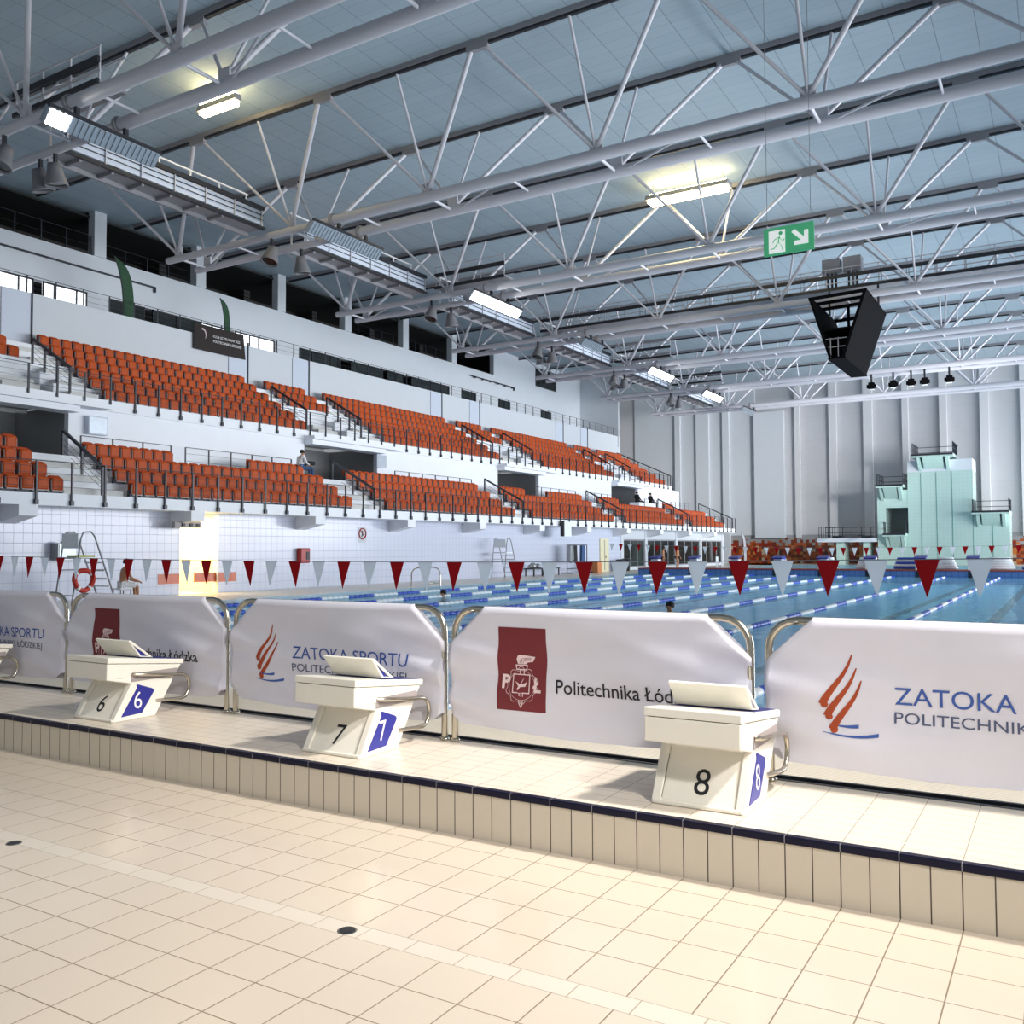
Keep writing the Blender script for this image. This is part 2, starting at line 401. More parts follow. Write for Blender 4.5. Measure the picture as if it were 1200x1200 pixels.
# ------------------------------------------------------------------ setting: roof, far wall
b = MB(); b.box(-47, 23, -8, 96, 18.5, 18.8)
struct(b.build('ceiling', M['roof']))
b = MB(); b.box(-47, 10, 95, 95.4, 0, 19, 0); b.box(-40, 10, 94.9, 95, 0, 2.9, 1)
struct(b.build('wall_far', [M['panelwall'], M['mosaic']]))
b = MB()
for x0, x1 in ((-20.03, -19.31), (-16.77, -15.94), (-13.24, -12.7), (-9.97, -9.33), (-6.57, -5.84), (-3.3, -2.6), (-23.4, -22.9), (0, .7)): b.box(x0, x1, 94.55, 95, 2.6, 18.4)
struct(b.build('trim_far_wall_fins', M['finwall']))
b = MB(); b.box(-27.48, -24.46, 94.3, 95, 2.6, 15.6)
struct(b.build('trim_far_wall_panel', M['white']))
b = MB()
for x0, x1 in ((-36.2, -35.6), (-33.8, -32.4), (-30.9, -30.2)): b.box(x0, x1, 94.5, 95, 0, 18.4)
b.box(-41, -27.5, 94.8, 95, 2.9, 18.4)
struct(b.build('trim_far_wall_corner', M['white']))

# ------------------------------------------------------------------ setting: the stand on the left
Y0, Y1 = 8.0, 85.5
RZ, TX, XA = .5, .85, -26.85
XB, XU, TU, RU, ZU = -31.5, -31.4, .87, .53, 7.4     # back wall of lower tier, front edge of the upper tier
# ground floor wall with a lit passage between 22.8 and 24.6 and a glazed part from 62 to 85
b = MB()
b.box(-28.3, -28, Y0, 22.8, 0, 3.03); b.box(-28.3, -28, 24.6, 62, 0, 3.03); b.box(-28.3, -28, 22.8, 24.6, 2.98, 3.03)
struct(b.build('wall_stand_front', M['walltile']))
b = MB(); b.box(-28.3, -28, 62, 85.5, 2.3, 3.03); b.box(-28.3, -28, 62, 85.5, 0, .2)
for y in (62, 66.5, 73.0, 79.0, 85.1): b.box(-28.3, -27.96, y, y + .45, 0, 3.03)
b.box(-34, -33.8, 60, 85.5, 0, 3.03); b.box(-34, -28.3, 60, 60.2, 0, 3.03)
struct(b.build('wall_stand_glazing_piers', M['white']))
b = MB(); b.box(-30.6, -30.4, 22.2, 25.4, 0, 3.03); b.box(-30.4, -28.3, 22.7, 22.8, 0, 3.03); b.box(-30.4, -28.3, 24.6, 24.7, 0, 3.03); b.box(-30.4, -28.0, 22.8, 24.6, -.3, 0.0)
struct(b.build('wall_passage', M['warmwall']))
l = bpy.data.lights.new('passage_lamp', 'AREA'); l.energy = 170; l.color = (1, .86, .55); l.size = 1.0
o = bpy.data.objects.new('passage_lamp', l); C.objects.link(o); o.location = (-29.2, 23.7, 2.95)
b = MB(); b.box(-28.02, -27.985, 21.85, 22.78, .41, .77); b.box(-28.02, -27.985, 24.62, 25.47, .41, .77)
struct(b.build('trim_orange_tile_band', M['orange_tile']))
b = MB(); b.box(-28.2, -28.12, 23.6, 24.6, .42, .77)
struct(b.build('trim_orange_passage_band', M['orange_tile']))
# lower tier: stepped slab
prof = [(XA, 3.03), (XA, 3.42)]
for k in range(1, 4): x = XA - .1 - TX * k; prof += [(x, 3.42 + RZ * (k - 1)), (x, 3.42 + RZ * k)]
prof += [(XB, 3.42 + RZ * 3), (XB, 3.03)]
b = MB(); b.prism(prof, 'Y', Y0, Y1)
struct(b.build('floor_lower_tier', M['lowwhite']))
# lower tier back wall with openings to the stairs
OPEN = [(14.6, 20.6), (32.9, 38.4), (50.6, 56.0), (68.0, 73.4)]
b = MB(); y = Y0
for a, c in OPEN:
    b.box(XB - .25, XB, y, a, 4.92, 7.0); b.box(XB - .25, XB, a, c, 6.72, 7.0); y = c
b.box(XB - .25, XB, y, 83.2, 4.92, 7.0)
struct(b.build('wall_lower_tier_back', M['lowwhite']))
b = MB()
for a, c in OPEN:
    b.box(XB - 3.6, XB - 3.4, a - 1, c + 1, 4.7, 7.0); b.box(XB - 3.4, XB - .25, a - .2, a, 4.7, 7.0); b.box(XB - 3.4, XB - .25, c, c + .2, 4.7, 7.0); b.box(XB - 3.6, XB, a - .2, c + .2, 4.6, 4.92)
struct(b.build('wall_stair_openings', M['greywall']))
# upper tier: stepped slab, with stair pits cut out of its first three rows
PITS = [(14.8, 20.6), (33.0, 37.1), (50.0, 55.2), (67.9, 72.1)]
def upper_prof(k0):
    pr = [(XU - TU * k0 + .0, 6.98 if k0 == 0 else ZU + RU * (k0 - 1) - .5), (XU - TU * k0, ZU + RU * (k0 - (1 if k0 else 0)))]
    if k0: pr.append((XU - TU * k0, ZU + RU * k0)); pr = [pr[0], pr[-1]]
    for k in range(k0 + 1, 6): x = XU - .2 - TU * k; pr += [(x, ZU + RU * (k - 1)), (x, ZU + RU * k)]
    return pr + [(-37.0, ZU + RU * 5), (-37.0, ZU + RU * 4), (-33.0 if k0 == 0 else -35, 6.98 if k0 == 0 else 8.0)]
b = MB(); y = Y0
for a, c in PITS:
    b.prism(upper_prof(0), 'Y', y, a); b.prism(upper_prof(3), 'Y', a, c); b.box(XU - .3, XU, a, c, 6.98, 7.4); y = c
b.prism(upper_prof(0), 'Y', y, 81.3)
struct(b.build('floor_upper_tier', M['lowwhite']))
for a, c in PITS:
    b = MB(); b.box(XU - 2.78, XU - 2.66, a + .02, c - .02, 6.9, ZU + RU * 3)
    struct(b.build('wall_stair_pit', M['stepwhite']))
    b = MB()
    for k in range(5): b.box(XU - .7 - .4 * k, XU - .3 - .4 * k, c - 1.7, c - .25, 6.98, 7.1 + .25 * k)
    struct(b.build('floor_stair_flight', M['stepwhite']))
# parapet, corridor, upper wall
b = MB(); b.box(-37.2, -37.0, Y0, 82.0, ZU + RU * 4, 12.46); b.box(-41, -37.2, Y0, 81.5, 11.2, 11.4)
struct(b.build('wall_parapet', M['white']))
b = MB()
b.box(-41.4, -41, Y0, 81.4, 14.33, 16.25); b.box(-41.4, -41, 65.3, 81.4, 16.25, 18.5)
b.box(-41.4, -41, 27.9, 34.0, 11.4, 11.75); b.box(-41.4, -41, Y0, 81.4, 11.3, 11.6)
for y in (28.0, 34.25, 40.4, 46.5, 52.8, 59.0): b.box(-41.4, -40.9, y, y + .65, 16.25, 18.5)
for a, c in ((27.7, 28.9), (40.3, 42.3), (58.8, 60.4), (62.6, 66.0), (68, 73.4), (75.4, 81.4)): b.box(-41.4, -41, a, c, 11.4, 14.33)
b.box(-41.4, -36.9, 81.4, 81.6, 11.4, 18.5)
struct(b.build('wall_left_upper', M['white']))
b = MB(); b.box(-46.2, -46, Y0, 82, 11, 18.5, 0); b.box(-46, -41.3, Y0, 66, 18.2, 18.3, 0); b.box(-46, -41.4, Y0, 82, 16.0, 16.2, 0); b.box(-46, -41.4, Y0, 82, 11.2, 11.4, 0)
for y in (34.6, 41.0, 47.2, 53.4, 59.6): b.box(-46, -44.5, y, y + .5, 16.2, 18.4, 0)
struct(b.build('wall_gallery_back', [M['corr'], M['dimwall']]))
# windows of the corridor: bright daylight ones and dark glazed ones
def window(n, y0, y1, bright, mulls):
    r = MB()
    zb, zt = 11.6, 14.33
    for a in [y0, y1 - .07] + mulls: r.box(-41.06, -40.97, a, a + .07, zb, zt)
    r.box(-41.06, -40.97, y0, y1, zt - .08, zt); r.box(-41.06, -40.97, y0, y1, zb, zb + .08)
    f = struct(r.build(f'window_{n}', M['dark']))
    p = MB(); p.box(-41.05, -41.02, y0, y1, zb, zt); p.build('window_pane', M['daywindow' if bright else 'glassdark'], f)
WIN = [(21.0, 24.95, 1, [23.0, 24.2]), (25.4, 27.7, 1, [25.95, 27.1]), (28.9, 31.0, 0, [30.3]), (31.5, 34.6, 0, [33]), (34.6, 36.65, 1, [35.4]), (37.1, 40.2, 1, [38.2, 38.9]),
       (42.4, 46.0, 0, [43.5, 45.2]), (47.2, 50.6, 0, [49]), (51.1, 53, 0, [52]), (53.9, 58.7, 0, [56.3]), (60.5, 62.5, 0, [61.4]), (66.1, 67.9, 0, [67]), (73.5, 75.3, 0, [74.4])]
for i, (a, c, br, mu) in enumerate(WIN): window(i + 1, a, c, br, mu)
r = MB(); r.box(-41.02, -40.95, 72.4, 76.3, 16.4, 18.1); f = struct(r.build('window_14', M['dark']))
p = MB()
for i in range(4):
    for j in range(2): p.box(-40.96, -40.94, 72.5 + i * .95, 73.3 + i * .95, 16.48 + .8 * j, 17.2 + .8 * j)
p.build('window_pane', M['glassdark'], f)
# beams that carry the lower tier
for i, y in enumerate([16.0, 22.35, 28.73, 35.02, 41.35, 47.87, 54.2, 60.6, 66.9, 73.3, 79.6]):
    b = MB(); b.prism([(-26.85, 3.03), (-26.85, 2.70), (-28, 2.48), (-28, 3.03)], 'Y', y, y + .6)
    struct(b.build('trim_stand_beam', M['lowwhite']))
b = MB(); b.box(-30.35, -29.5, 69.0, 73.0, 4.92, 5.34); struct(b.build('trim_white_ledge', M['lowwhite']))
# canopies over the stair openings
for a, c in OPEN:
    b = MB(); b.box(-31.5, -30.75, a - .1, c + 1.3, 6.95, 7.12); b.box(-31.5, -30.95, a, c + .1, 6.72, 6.95)
    struct(b.build('trim_stair_canopy', M['lowwhite']))
# glazing under the stand
n = 15
for (a, c) in ((62.45, 66.5), (66.95, 73.0), (73.45, 79.0), (79.45, 85.1)):
    r = MB(); k = max(3, int((c - a) / 1.4))
    for i in range(k + 1): yy = a + (c - a - .08) * i / k; r.box(-28.12, -28.04, yy, yy + .08, .2, 2.3)
    r.box(-28.12, -28.04, a, c, 2.2, 2.3); r.box(-28.12, -28.04, a, c, .2, .28)
    f = struct(r.build(f'window_{n}', M['doorgrey'])); n += 1
    p = MB(); p.box(-28.09, -28.07, a, c, .25, 2.25); p.build('window_pane', M['glassdark'], f)
# doors
b = MB(); b.box(-28.0, -27.93, 58.4, 59.8, 0, 2.3); d = struct(b.build('door_1', M['cream']))
p = MB(); p.box(-27.94, -27.91, 59.05, 59.12, .1, 2.2); p.build('door_gap', M['doorgrey'], d)
p = MB(); p.box(-27.93, -27.86, 59.2, 59.24, .95, 1.15); p.build('door_handle', M['chrome'], d)
# ------------------------------------------------------------------ roof trusses
TY = [15.8, 26.9, 38.0, 49.1, 60.2, 71.3, 82.4]
TD = ['nearest roof truss, crossing the upper left corner above the first lamp bank', 'second roof truss from the camera, its chord joints just above a grey lamp bank',
      'third roof truss, carrying the long lit lamp bank', 'fourth roof truss, the walkway and black scoreboard hang on it',
      'fifth roof truss, with the lit lamp bank beyond the scoreboard', 'sixth roof truss, five small black spotlights hang from it', 'seventh and farthest white roof truss, in front of the far wall']
ZC = 14.5
NX = [-33.3 + 6.8 * i for i in range(6)]
for ti, y in enumerate(TY):
    t = thing('roof_truss', TD[ti], 'truss', (-34, y, ZC), 'white tubular roof trusses')
    for dy in (0, 1.6):
        strut('bottom_chord', (-34, y + dy, ZC), (-24.2, y + dy, ZC), .15, M['steel'], t)
        strut('bottom_chord', (-24.2, y + dy, ZC), (3.5, y + dy, ZC), .2, M['steel'], t)
        strut('chord_flange', (-24.32, y + dy, ZC), (-24.22, y + dy, ZC), .27, M['steel2'], t)
        s = -1 if dy == 0 else 1; yt = y + dy + s * 1.85
        b = MB(); b.box(-41, 9.5, yt - .10, yt + .10, 18.33, 18.5, 0); b.box(-41, 9.5, yt - .06, yt + .06, 18.24, 18.33, 1)
        b.build('top_chord', [M['steel2'], M['dark']], t)
        for i, x in enumerate(NX):
            n0 = (x, y + dy, ZC + .15)
            strut('web_post', n0, (x, yt, 18.28), .05, M['steel'], t)
            strut('web_diagonal', n0, (x + 3.15, yt, 18.22), .085, M['steel'] , t)
            strut('web_diagonal', n0, (x - 3.15, yt, 18.22), .06, M['steel'], t)
            g = MB(); g.box(x - .22, x + .22, y + dy - .04, y + dy + .04, ZC + .1, ZC + .5); g.build('gusset_plate', M['steel'], t)
            g = MB(); g.box(x + 3.4 - .42, x + 3.4 + .42, yt - .09, yt + .09, 18.12, 18.33); g.build('apex_plate', M['steel2'], t)
    for i, x in enumerate(NX):
        strut('cross_tie', (x, y, ZC), (x, y + 1.6, ZC), .055, M['steel'], t)
        strut('cross_tie', (x + 3.4, y, ZC), (x + 3.4, y + 1.6, ZC), .045, M['steel'], t)
        if x < -1: strut('lacing_bar', (x + .2, y + 1.6, ZC), (x + 3.3, y, ZC), .04, M['steel'], t)

# ------------------------------------------------------------------ catwalks
def catwalk_y(y0, y1, label):
    t = thing('catwalk', label, 'walkway', (-28.3, y0, 14.8), 'walkways along the stand side')
    b = MB(); b.box(-28.6, -27.75, y0, y1, 14.66, 14.74); [b.box(-28.6, -27.75, y0 + .6 + 1.2 * i, y0 + .7 + 1.2 * i, 14.54, 14.66) for i in range(int((y1 - y0 - .6) / 1.2))]; b.box(-28.62, -28.52, y0, y1, 14.5, 14.66); b.build('walkway_deck', M['steel2'], t)
    b = MB(); b.box(-27.75, -27.70, y0, y1, 14.82, 15.36); b.build('side_screen', M['screen'], t)
    b = MB(); b.box(-27.74, -27.6, y0, y1, 15.40, 15.56); b.build('upper_beam', M['dark'], t)
    b = MB(); b.box(-27.7, -27.58, y0, y1, 14.6, 14.72); b.build('lower_beam', M['dark'], t)
    b = MB()
    for z in (15.0, 15.2): b.box(-27.69, -27.66, y0, y1, z, z + .03)
    b.build('screen_rail', M['dark'], t)
    n = int((y1 - y0) / 1.25)
    for i in range(n + 1):
        yy = y0 + .1 + (y1 - y0 - .2) * i / n
        strut('screen_post', (-27.66, yy, 14.7), (-27.66, yy, 15.45), .02, M['steel'], t, 'box')
        strut('railing_post', (-28.57, yy, 14.74), (-28.57, yy, 16.25), .03, M['rail_white'], t, 'box')
    for z in (15.8, 16.25): strut('handrail', (-28.57, y0, z), (-28.57, y1, z), .03, M['rail_white'], t, 'box')
    return t
names = ['nearest walkway beside the stand, above the green feather flag', 'stand-side walkway between the second and third trusses', 'stand-side walkway between the third and fourth trusses',
         'stand-side walkway between the fourth and fifth trusses', 'stand-side walkway between the fifth and sixth trusses', 'farthest stand-side walkway, between the sixth and seventh trusses']
for i in range(6): catwalk_y(TY[i] + 2.0, TY[i + 1] - .4, names[i])
def catwalk_x(x0, x1, y0, label):
    t = thing('catwalk', label, 'walkway', (x0, y0, 15.2), 'walkways along the trusses')
    b = MB(); b.box(x0, x1, y0, y0 + .9, 15.05, 15.14); b.build('walkway_deck', M['steel2'], t)
    b = MB(); b.box(x0, x1, y0 - .08, y0, 15.0, 15.14); b.build('lower_beam', M['dark'], t)
    b = MB(); b.box(x0, x1, y0 - .08, y0 + .02, 15.62, 15.8); b.build('upper_beam', M['dark'], t)
    n = max(2, int((x1 - x0) / 1.3))
    for i in range(n + 1):
        xx = x0 + .05 + (x1 - x0 - .1) * i / n
        strut('railing_post', (xx, y0 + .04, 15.1), (xx, y0 + .04, 16.15), .022, M['steel'], t, 'box')
        if n > 10: strut('railing_post', (xx, y0 + .86, 15.1), (xx, y0 + .86, 16.15), .022, M['steel'], t, 'box')
    for z in (15.4, 16.15): strut('handrail', (x0, y0 + .04, z), (x1, y0 + .04, z), .022, M['steel'], t, 'box'); strut('handrail', (x0, y0 + .86, z), (x1, y0 + .86, z), .022, M['steel'], t, 'box')
for k, lab in ((0, 'short walkway spur behind the first lamp bank, upper left corner'), (2, 'short walkway spur behind the long lit lamp bank'),
               (4, 'short walkway spur behind the lit lamp bank beyond the scoreboard'), (5, 'short walkway spur behind the second farthest lit lamp bank')):
    catwalk_x(-27.6, -23.4, TY[k] + .3, lab)
catwalk_x(-27.6, 4, TY[3] + .35, 'long dark walkway running inside the fourth truss above the scoreboard')

# ------------------------------------------------------------------ lamp banks and floodlights
def lamp_bank(y0, y1, lit, label, ty):
    t = thing('lamp_bank', label, 'floodlight', (-23.8, (y0 + y1) / 2, 14.0), 'lamp banks below the truss joints')
    a, bq = Vector((-23.98, 0, 14.0)), Vector((-24.30, 0, 13.62))      # louvred face looking down at the pool
    def face(u, v, off=0): n = Vector((.77, 0, -.64)); p = a.lerp(bq, v) + n * off; return (p.x, u, p.z)
    b = MB(); b.add([face(y0, 0), face(y1, 0), face(y1, 1), face(y0, 1), face(y0, 0, -.18), face(y1, 0, -.18), face(y1, 1, -.18), face(y0, 1, -.18)],
                    [(0, 1, 2, 3), (7, 6, 5, 4), (0, 4, 5, 1), (1, 5, 6, 2), (2, 6, 7, 3), (3, 7, 4, 0)])
    b.build('housing', M['galv'], t)
    n = int((y1 - y0) / .17)
    b = MB()
    for i in range(n):
        u = y0 + (y1 - y0) * (i + .15) / n; w = (y1 - y0) / n * .55
        b.add([face(u, .03, .003), face(u + w, .03, .003), face(u + w, .97, .003), face(u, .97, .003), face(u, .03, .03), face(u + w, .03, .03), face(u + w, .97, .03), face(u, .97, .03)],
              [(3, 2, 1, 0), (4, 5, 6, 7), (0, 1, 5, 4), (1, 2, 6, 5), (2, 3, 7, 6), (3, 0, 4, 7)])
    if lit < 1: b.build('louvre', M['galv'], t)
    if lit: 
        y1l = y0 + (y1 - y0) * lit
        q = MB(); q.add([face(y0 + .05, .04, .035), face(y1l - .05, .04, .035), face(y1l - .05, .96, .035), face(y0 + .05, .96, .035)], [(0, 1, 2, 3)]); q.build('lit_lens', M['lamp'], t, fix=False)
    strut('top_rail', (-23.98, y0, 14.05), (-23.98, y1, 14.05), .05, M['dark'], t, 'box')
    for yy in (ty, ty + 1.6):
        if y0 < yy < y1: strut('hanger', (-23.98, yy, 14.0), (-23.98, yy, 14.36), .06, M['dark'], t, 'box')
for (y0, y1, lit, lab, k) in ((14.96, 18.65, .2, 'long louvred lamp bank, upper left, lit only at its near end', 0), (25.47, 29.6, 0, 'unlit grey louvred lamp bank under the second truss', 1),
        (36.5, 41.0, 1, 'brightly lit long lamp bank below the third truss', 2), (48.35, 51.0, 0, 'unlit grey lamp bank left of the black scoreboard, fourth truss', 3),
        (58.5, 62.7, 1, 'lit lamp bank, larger of the two lit ones in the middle distance', 4), (69.55, 73.75, 1, 'farthest lit lamp bank, above the end of the stand', 5),
        (79.45, 83.0, 0, 'farthest unlit grey lamp bank, in front of the far wall', 6)):
    lamp_bank(y0, y1, lit, lab, TY[k])
def floodlight(x, y, z, tilt, label):
    t = thing('floodlight', label, 'floodlight', (x, y, z), 'bell floodlights above the stand')
    b = MB(); R = Matrix.Rotation(tilt, 3, 'X')
    v = MB(); v.lathe((0, 0, 0), [(.05, .3), (.2, .28), (.24, 0.05), (.36, -.35), (.37, -.42), (.33, -.42), (.3, -.3)], 12)
    b.add([Vector((x, y, z)) + R @ Vector(p) for p in v.v], v.f, 0, True); b.build('reflector', M['bell'], t)
    b = MB(); v = MB(); v.lathe((0, 0, 0), [(.001, -.36), (.3, -.36)], 12); b.add([Vector((x, y, z)) + R @ Vector(p) for p in v.v], v.f); b.build('lens', M['glassdark'], t)
    strut('bracket', (x, y, z + .25), (x, y, 14.4), .05, M['dark'], t, 'box')
spots = []
for k, y in enumerate(TY[:6]):
    for j, (dx, dy) in enumerate(((0, .0), (.1, 1.6), (-.7, 1.6))[:3 if k in (0, 3, 4) else 2]):
        floodlight(-27.6 + dx, y + dy, 13.75, (-.35, .15, .3)[j], f'{("near", "far", "rear")[j]} grey bell floodlight of the cluster where the {nth(k)} truss meets the walkway')
for j, (x, z) in enumerate(((-12.0, 0), (-10.5, 0), (-9.3, 0), (-8.4, 0), (-6.8, 0))):
    t = thing('spotlight', f'{nth(j)} from the left of five small black spotlights below the sixth truss', 'spotlight', (x, 71.3, 14.0), 'small black spotlights on the sixth truss')
    b = MB(); b.box(x - .2, x + .2, 71.1, 71.5, 13.2, 13.7); b.box(x - .32, x - .2, 71.15, 71.45, 13.3, 13.55); b.box(x + .2, x + .32, 71.15, 71.45, 13.3, 13.55); b.build('housing', M['ledblack'], t)
    strut('hanger', (x, 71.3, 13.7), (x, 71.3, 14.35), .06, M['dark'], t, 'box')
    b = MB(); b.box(x - .18, x + .18, 71.12, 71.4, 13.17, 13.2); b.build('lens', M['whitecloth'], t)
# ceiling tube lamps
def ceiling_lamp(x0, x1, y, w, label):
    t = thing('ceiling_lamp', label, 'lamp', ((x0 + x1) / 2, y, 18.0), 'long warm ceiling lamps')
    b = MB(); b.prism([(y - w, 17.72), (y + w, 17.72), (y + w * .7, 17.95), (y - w * .7, 17.95)], 'X', x0, x1); b.build('housing', M['steel2'], t)
    b = MB(); b.prism([(y - w * .8, 17.58), (y + w * .8, 17.58), (y + w * .8, 17.715), (y - w * .8, 17.715)], 'X', x0 + .12, x1 - .12); b.build('diffuser', M['warm'], t)
    b = MB(); b.box(x0 + .12, x1 - .12, y - .12, y + .12, 17.96, 18.04); b.build('uplight', M['warm'], t)
    for x in (x0 + .3, x1 - .3): strut('hanger', (x, y, 18.0), (x, y, 18.52), .02, M['steel2'], t)
ceiling_lamp(-16.35, -12.45, 39.6, .38, 'long warm ceiling lamp glowing above the pool, right of the second truss')
ceiling_lamp(-27.0, -25.0, 22.7, .18, 'short warm ceiling lamp glowing at upper left between first two trusses')

# ------------------------------------------------------------------ scoreboard
t = thing('scoreboard', 'black wedge-shaped video scoreboard hanging below the long walkway', 'scoreboard', (-9.1, 47, 13.8))
ya, yb = 45.6, 50.6
TL, TR, BL, BR = (-10.5, 13.75), (-7.8, 13.85), (-9.6, 10.75), (-8.85, 10.75)
def slab(p, q, th):
    d = Vector((q[0] - p[0], q[1] - p[1])).normalized(); n = Vector((-d.y, d.x)) * th
    return [p, q, (q[0] + n.x, q[1] + n.y), (p[0] + n.x, p[1] + n.y)]
b = MB(); b.prism(slab(TR, BR, -.14), 'Y', ya, yb + .6); b.build('screen', M['ledblack'], t)
b = MB(); b.prism(slab(TL, BL, .14), 'Y', ya, yb + .6); b.build('screen', M['ledblack'], t)
b = MB(); b.box(BL[0] - .03, BR[0] + .03, ya, yb + .6, 10.66, 10.76); b.build('floor_grate', M['ledblack'], t)
b = MB(); b.box(-9.88, -8.54, ya + .1, yb + .4, 12.1, 12.18); b.build('inner_shelf', M['ledblack'], t)
for yy in (ya + .05, ya + 1.2, ya + 2.4, yb + .3): strut('frame_bar', (TL[0], yy, 13.72), (TR[0], yy, 13.8), .07, M['ledblack'], t, 'box')
strut('frame_bar', (-9.1, ya + 2.4, 12.1), (-9.1, ya + 2.4, 13.8), .06, M['ledblack'], t, 'box')
for x in (-9.5, -9.15): strut('guard_rail', (x, ya + .03, 10.75), (x, ya + .03, 11.7), .02, M['steel2'], t, 'box')
for z in (11.25, 11.65): strut('guard_rail', (-9.75, ya + .03, z), (-8.75, ya + .03, z), .02, M['steel2'], t, 'box')
for x in (-10.3, -7.9): strut('suspension', (x, 49.41, 13.7), (x, 49.41, 15.06), .05, M['dark'], t, 'box')
for x, lab in ((-10.25, 'left of two grey hoist boxes above the scoreboard'), (-9.2, 'right of two grey hoist boxes above the scoreboard')):
    t = thing('hoist_box', lab, 'hoist', (x, 49.9, 15.9), 'grey hoist boxes above the scoreboard')
    b = MB(); b.box(x - .45, x + .45, 49.6, 50.3, 16.0, 16.75); b.build('box', M['steel2'], t, bevel=.02)
    for dx in (-.2, .0, .2): strut('support', (x + dx, 49.9, 15.13), (x + dx, 49.9, 16.0), .05, M['dark'], t, 'box')

# ------------------------------------------------------------------ exit sign reflected in glass, built as a hung panel
t = thing('exit_sign_reflection', 'glass reflection of a green exit sign, modelled as a hanging panel', 'sign', (-3.0, 12, 5.8))
b = MB(); b.box(-3.325, -2.68, 12, 12.03, 5.455, 5.82); b.build('panel', M['signgreen'], t)
b = MB(); b.box(-3.255, -3.045, 11.99, 12, 5.48, 5.775); b.build('door_symbol', M['signwhite'], t)
b = MB()
for p, q, w in (((-3.11, 5.69), (-3.13, 5.60), .045), ((-3.13, 5.61), (-3.085, 5.555), .03), ((-3.085, 5.555), (-3.075, 5.50), .025), ((-3.14, 5.60), (-3.18, 5.54), .03), ((-3.18, 5.54), (-3.23, 5.53), .025),
                ((-3.11, 5.67), (-3.07, 5.62), .022), ((-3.07, 5.62), (-3.05, 5.65), .02), ((-3.12, 5.675), (-3.18, 5.65), .022), ((-3.18, 5.65), (-3.2, 5.61), .02)):
    b.bar((p[0], 11.985, p[1]), (q[0], 11.985, q[1]), w, .006)
b.prism([(-3.1 + .026 * math.cos(a * PI / 6), 5.73 + .026 * math.sin(a * PI / 6)) for a in range(12)], 'Y', 11.982, 11.988)
b.build('running_man_symbol', M['signgreen'], t)
b = MB(); b.prism([(-2.96, 5.72), (-2.92, 5.75), (-2.80, 5.63), (-2.80, 5.72), (-2.75, 5.72), (-2.75, 5.545), (-2.925, 5.545), (-2.925, 5.595), (-2.835, 5.595)], 'Y', 11.985, 12.0); b.build('arrow_symbol', M['signwhite'], t)
for x in (-3.28, -2.72): strut('suspension_wire', (x, 12.015, 5.82), (x, 12.015, 18.5), .003, M['steel2'], t)  # wires added to hang the reflected sign from the roof

# ------------------------------------------------------------------ balustrades
def balustrade(name, label, pts, step, h, wires, parent_group=None, drop=.35, post=.028, first=True, wm='rail', toprail=.03):
    """posts along a level edge from pts[0] to pts[1]"""
    p, q = Vector(pts[0]), Vector(pts[1]); L = (q - p).length; n = max(1, round(L / step))
    t = thing(name, label, 'railing', p, parent_group)
    for i in range(n + 1):
        a = p.lerp(q, i / n)
        strut('post', (a.x, a.y, a.z - drop), (a.x, a.y, a.z + h), post, M['rail'], t, 'box')
        if drop > .2: strut('post_foot', (a.x, a.y, a.z - drop - .02), (a.x, a.y, a.z - drop + .13), post * 1.9, M['rail'], t, 'box')
    strut('handrail', p + Vector((0, 0, h)), q + Vector((0, 0, h)), toprail * .45, M['rail'], t)
    for w in wires: strut('wire', p + Vector((0, 0, w)), q + Vector((0, 0, w)), .006, M[wm], t, 'cyl6')
    return t
G = 'black balustrades of the stand'
balustrade('balustrade', 'long black post balustrade on the front edge of the lower tier', [(-26.8, 13.0, 3.42), (-26.8, 85.5, 3.42)], 1.17, .98, (.2, .4, .6, .8), G)
balustrade('balustrade', 'long black post balustrade on the front edge of the upper tier', [(-31.36, 14.6, 7.4), (-31.36, 81.2, 7.4)], 1.1, .9, (.2, .4, .6, .8), G)
for i, (a, c) in enumerate(((20.3, 24.2), (24.9, 30.8), (38.4, 45.7), (53.0, 59.3), (61.3, 67.0), (72.0, 76.0), (78.0, 82.6))):
    lab = ['rear railing behind the first short top row of lower seats', 'rear railing between that row and the seated person', 'rear railing above the middle lower seat block', 'rear railing right of the third stair opening',
           'rear railing left of the fourth stair opening', 'rear railing behind the two dark-clothed people', 'rear railing at the far end of the lower tier'][i]
    balustrade('rear_railing', lab, [(-30.3, a, 4.92), (-30.3, c, 4.92)], 1.25, .85, (.3, .6), 'rear railings of the lower tier', drop=0, post=.022)
balustrade('gallery_railing', 'thin railing along the top of the white parapet', [(-37.1, 21.0, 12.46), (-37.1, 82, 12.46)], 1.3, .75, (.25, .5), None, drop=0, post=.022)
balustrade('gallery_railing', 'railing in the dark opening above the first windows', [(-41.1, 21.5, 16.25), (-41.1, 27.9, 16.25)], 1.3, 1.0, (.5,), None, drop=0, post=.03)
balustrade('gallery_railing', 'railing in the second dark gallery bay from the left', [(-41.5, 28.8, 16.25), (-41.5, 34.2, 16.25)], 1.3, .9, (.5,), None, drop=0, post=.03)
balustrade('gallery_railing', 'railing in the fifth dark gallery bay from the left', [(-41.5, 47.2, 16.25), (-41.5, 58.9, 16.25)], 1.3, .9, (.5,), None, drop=0, post=.03)
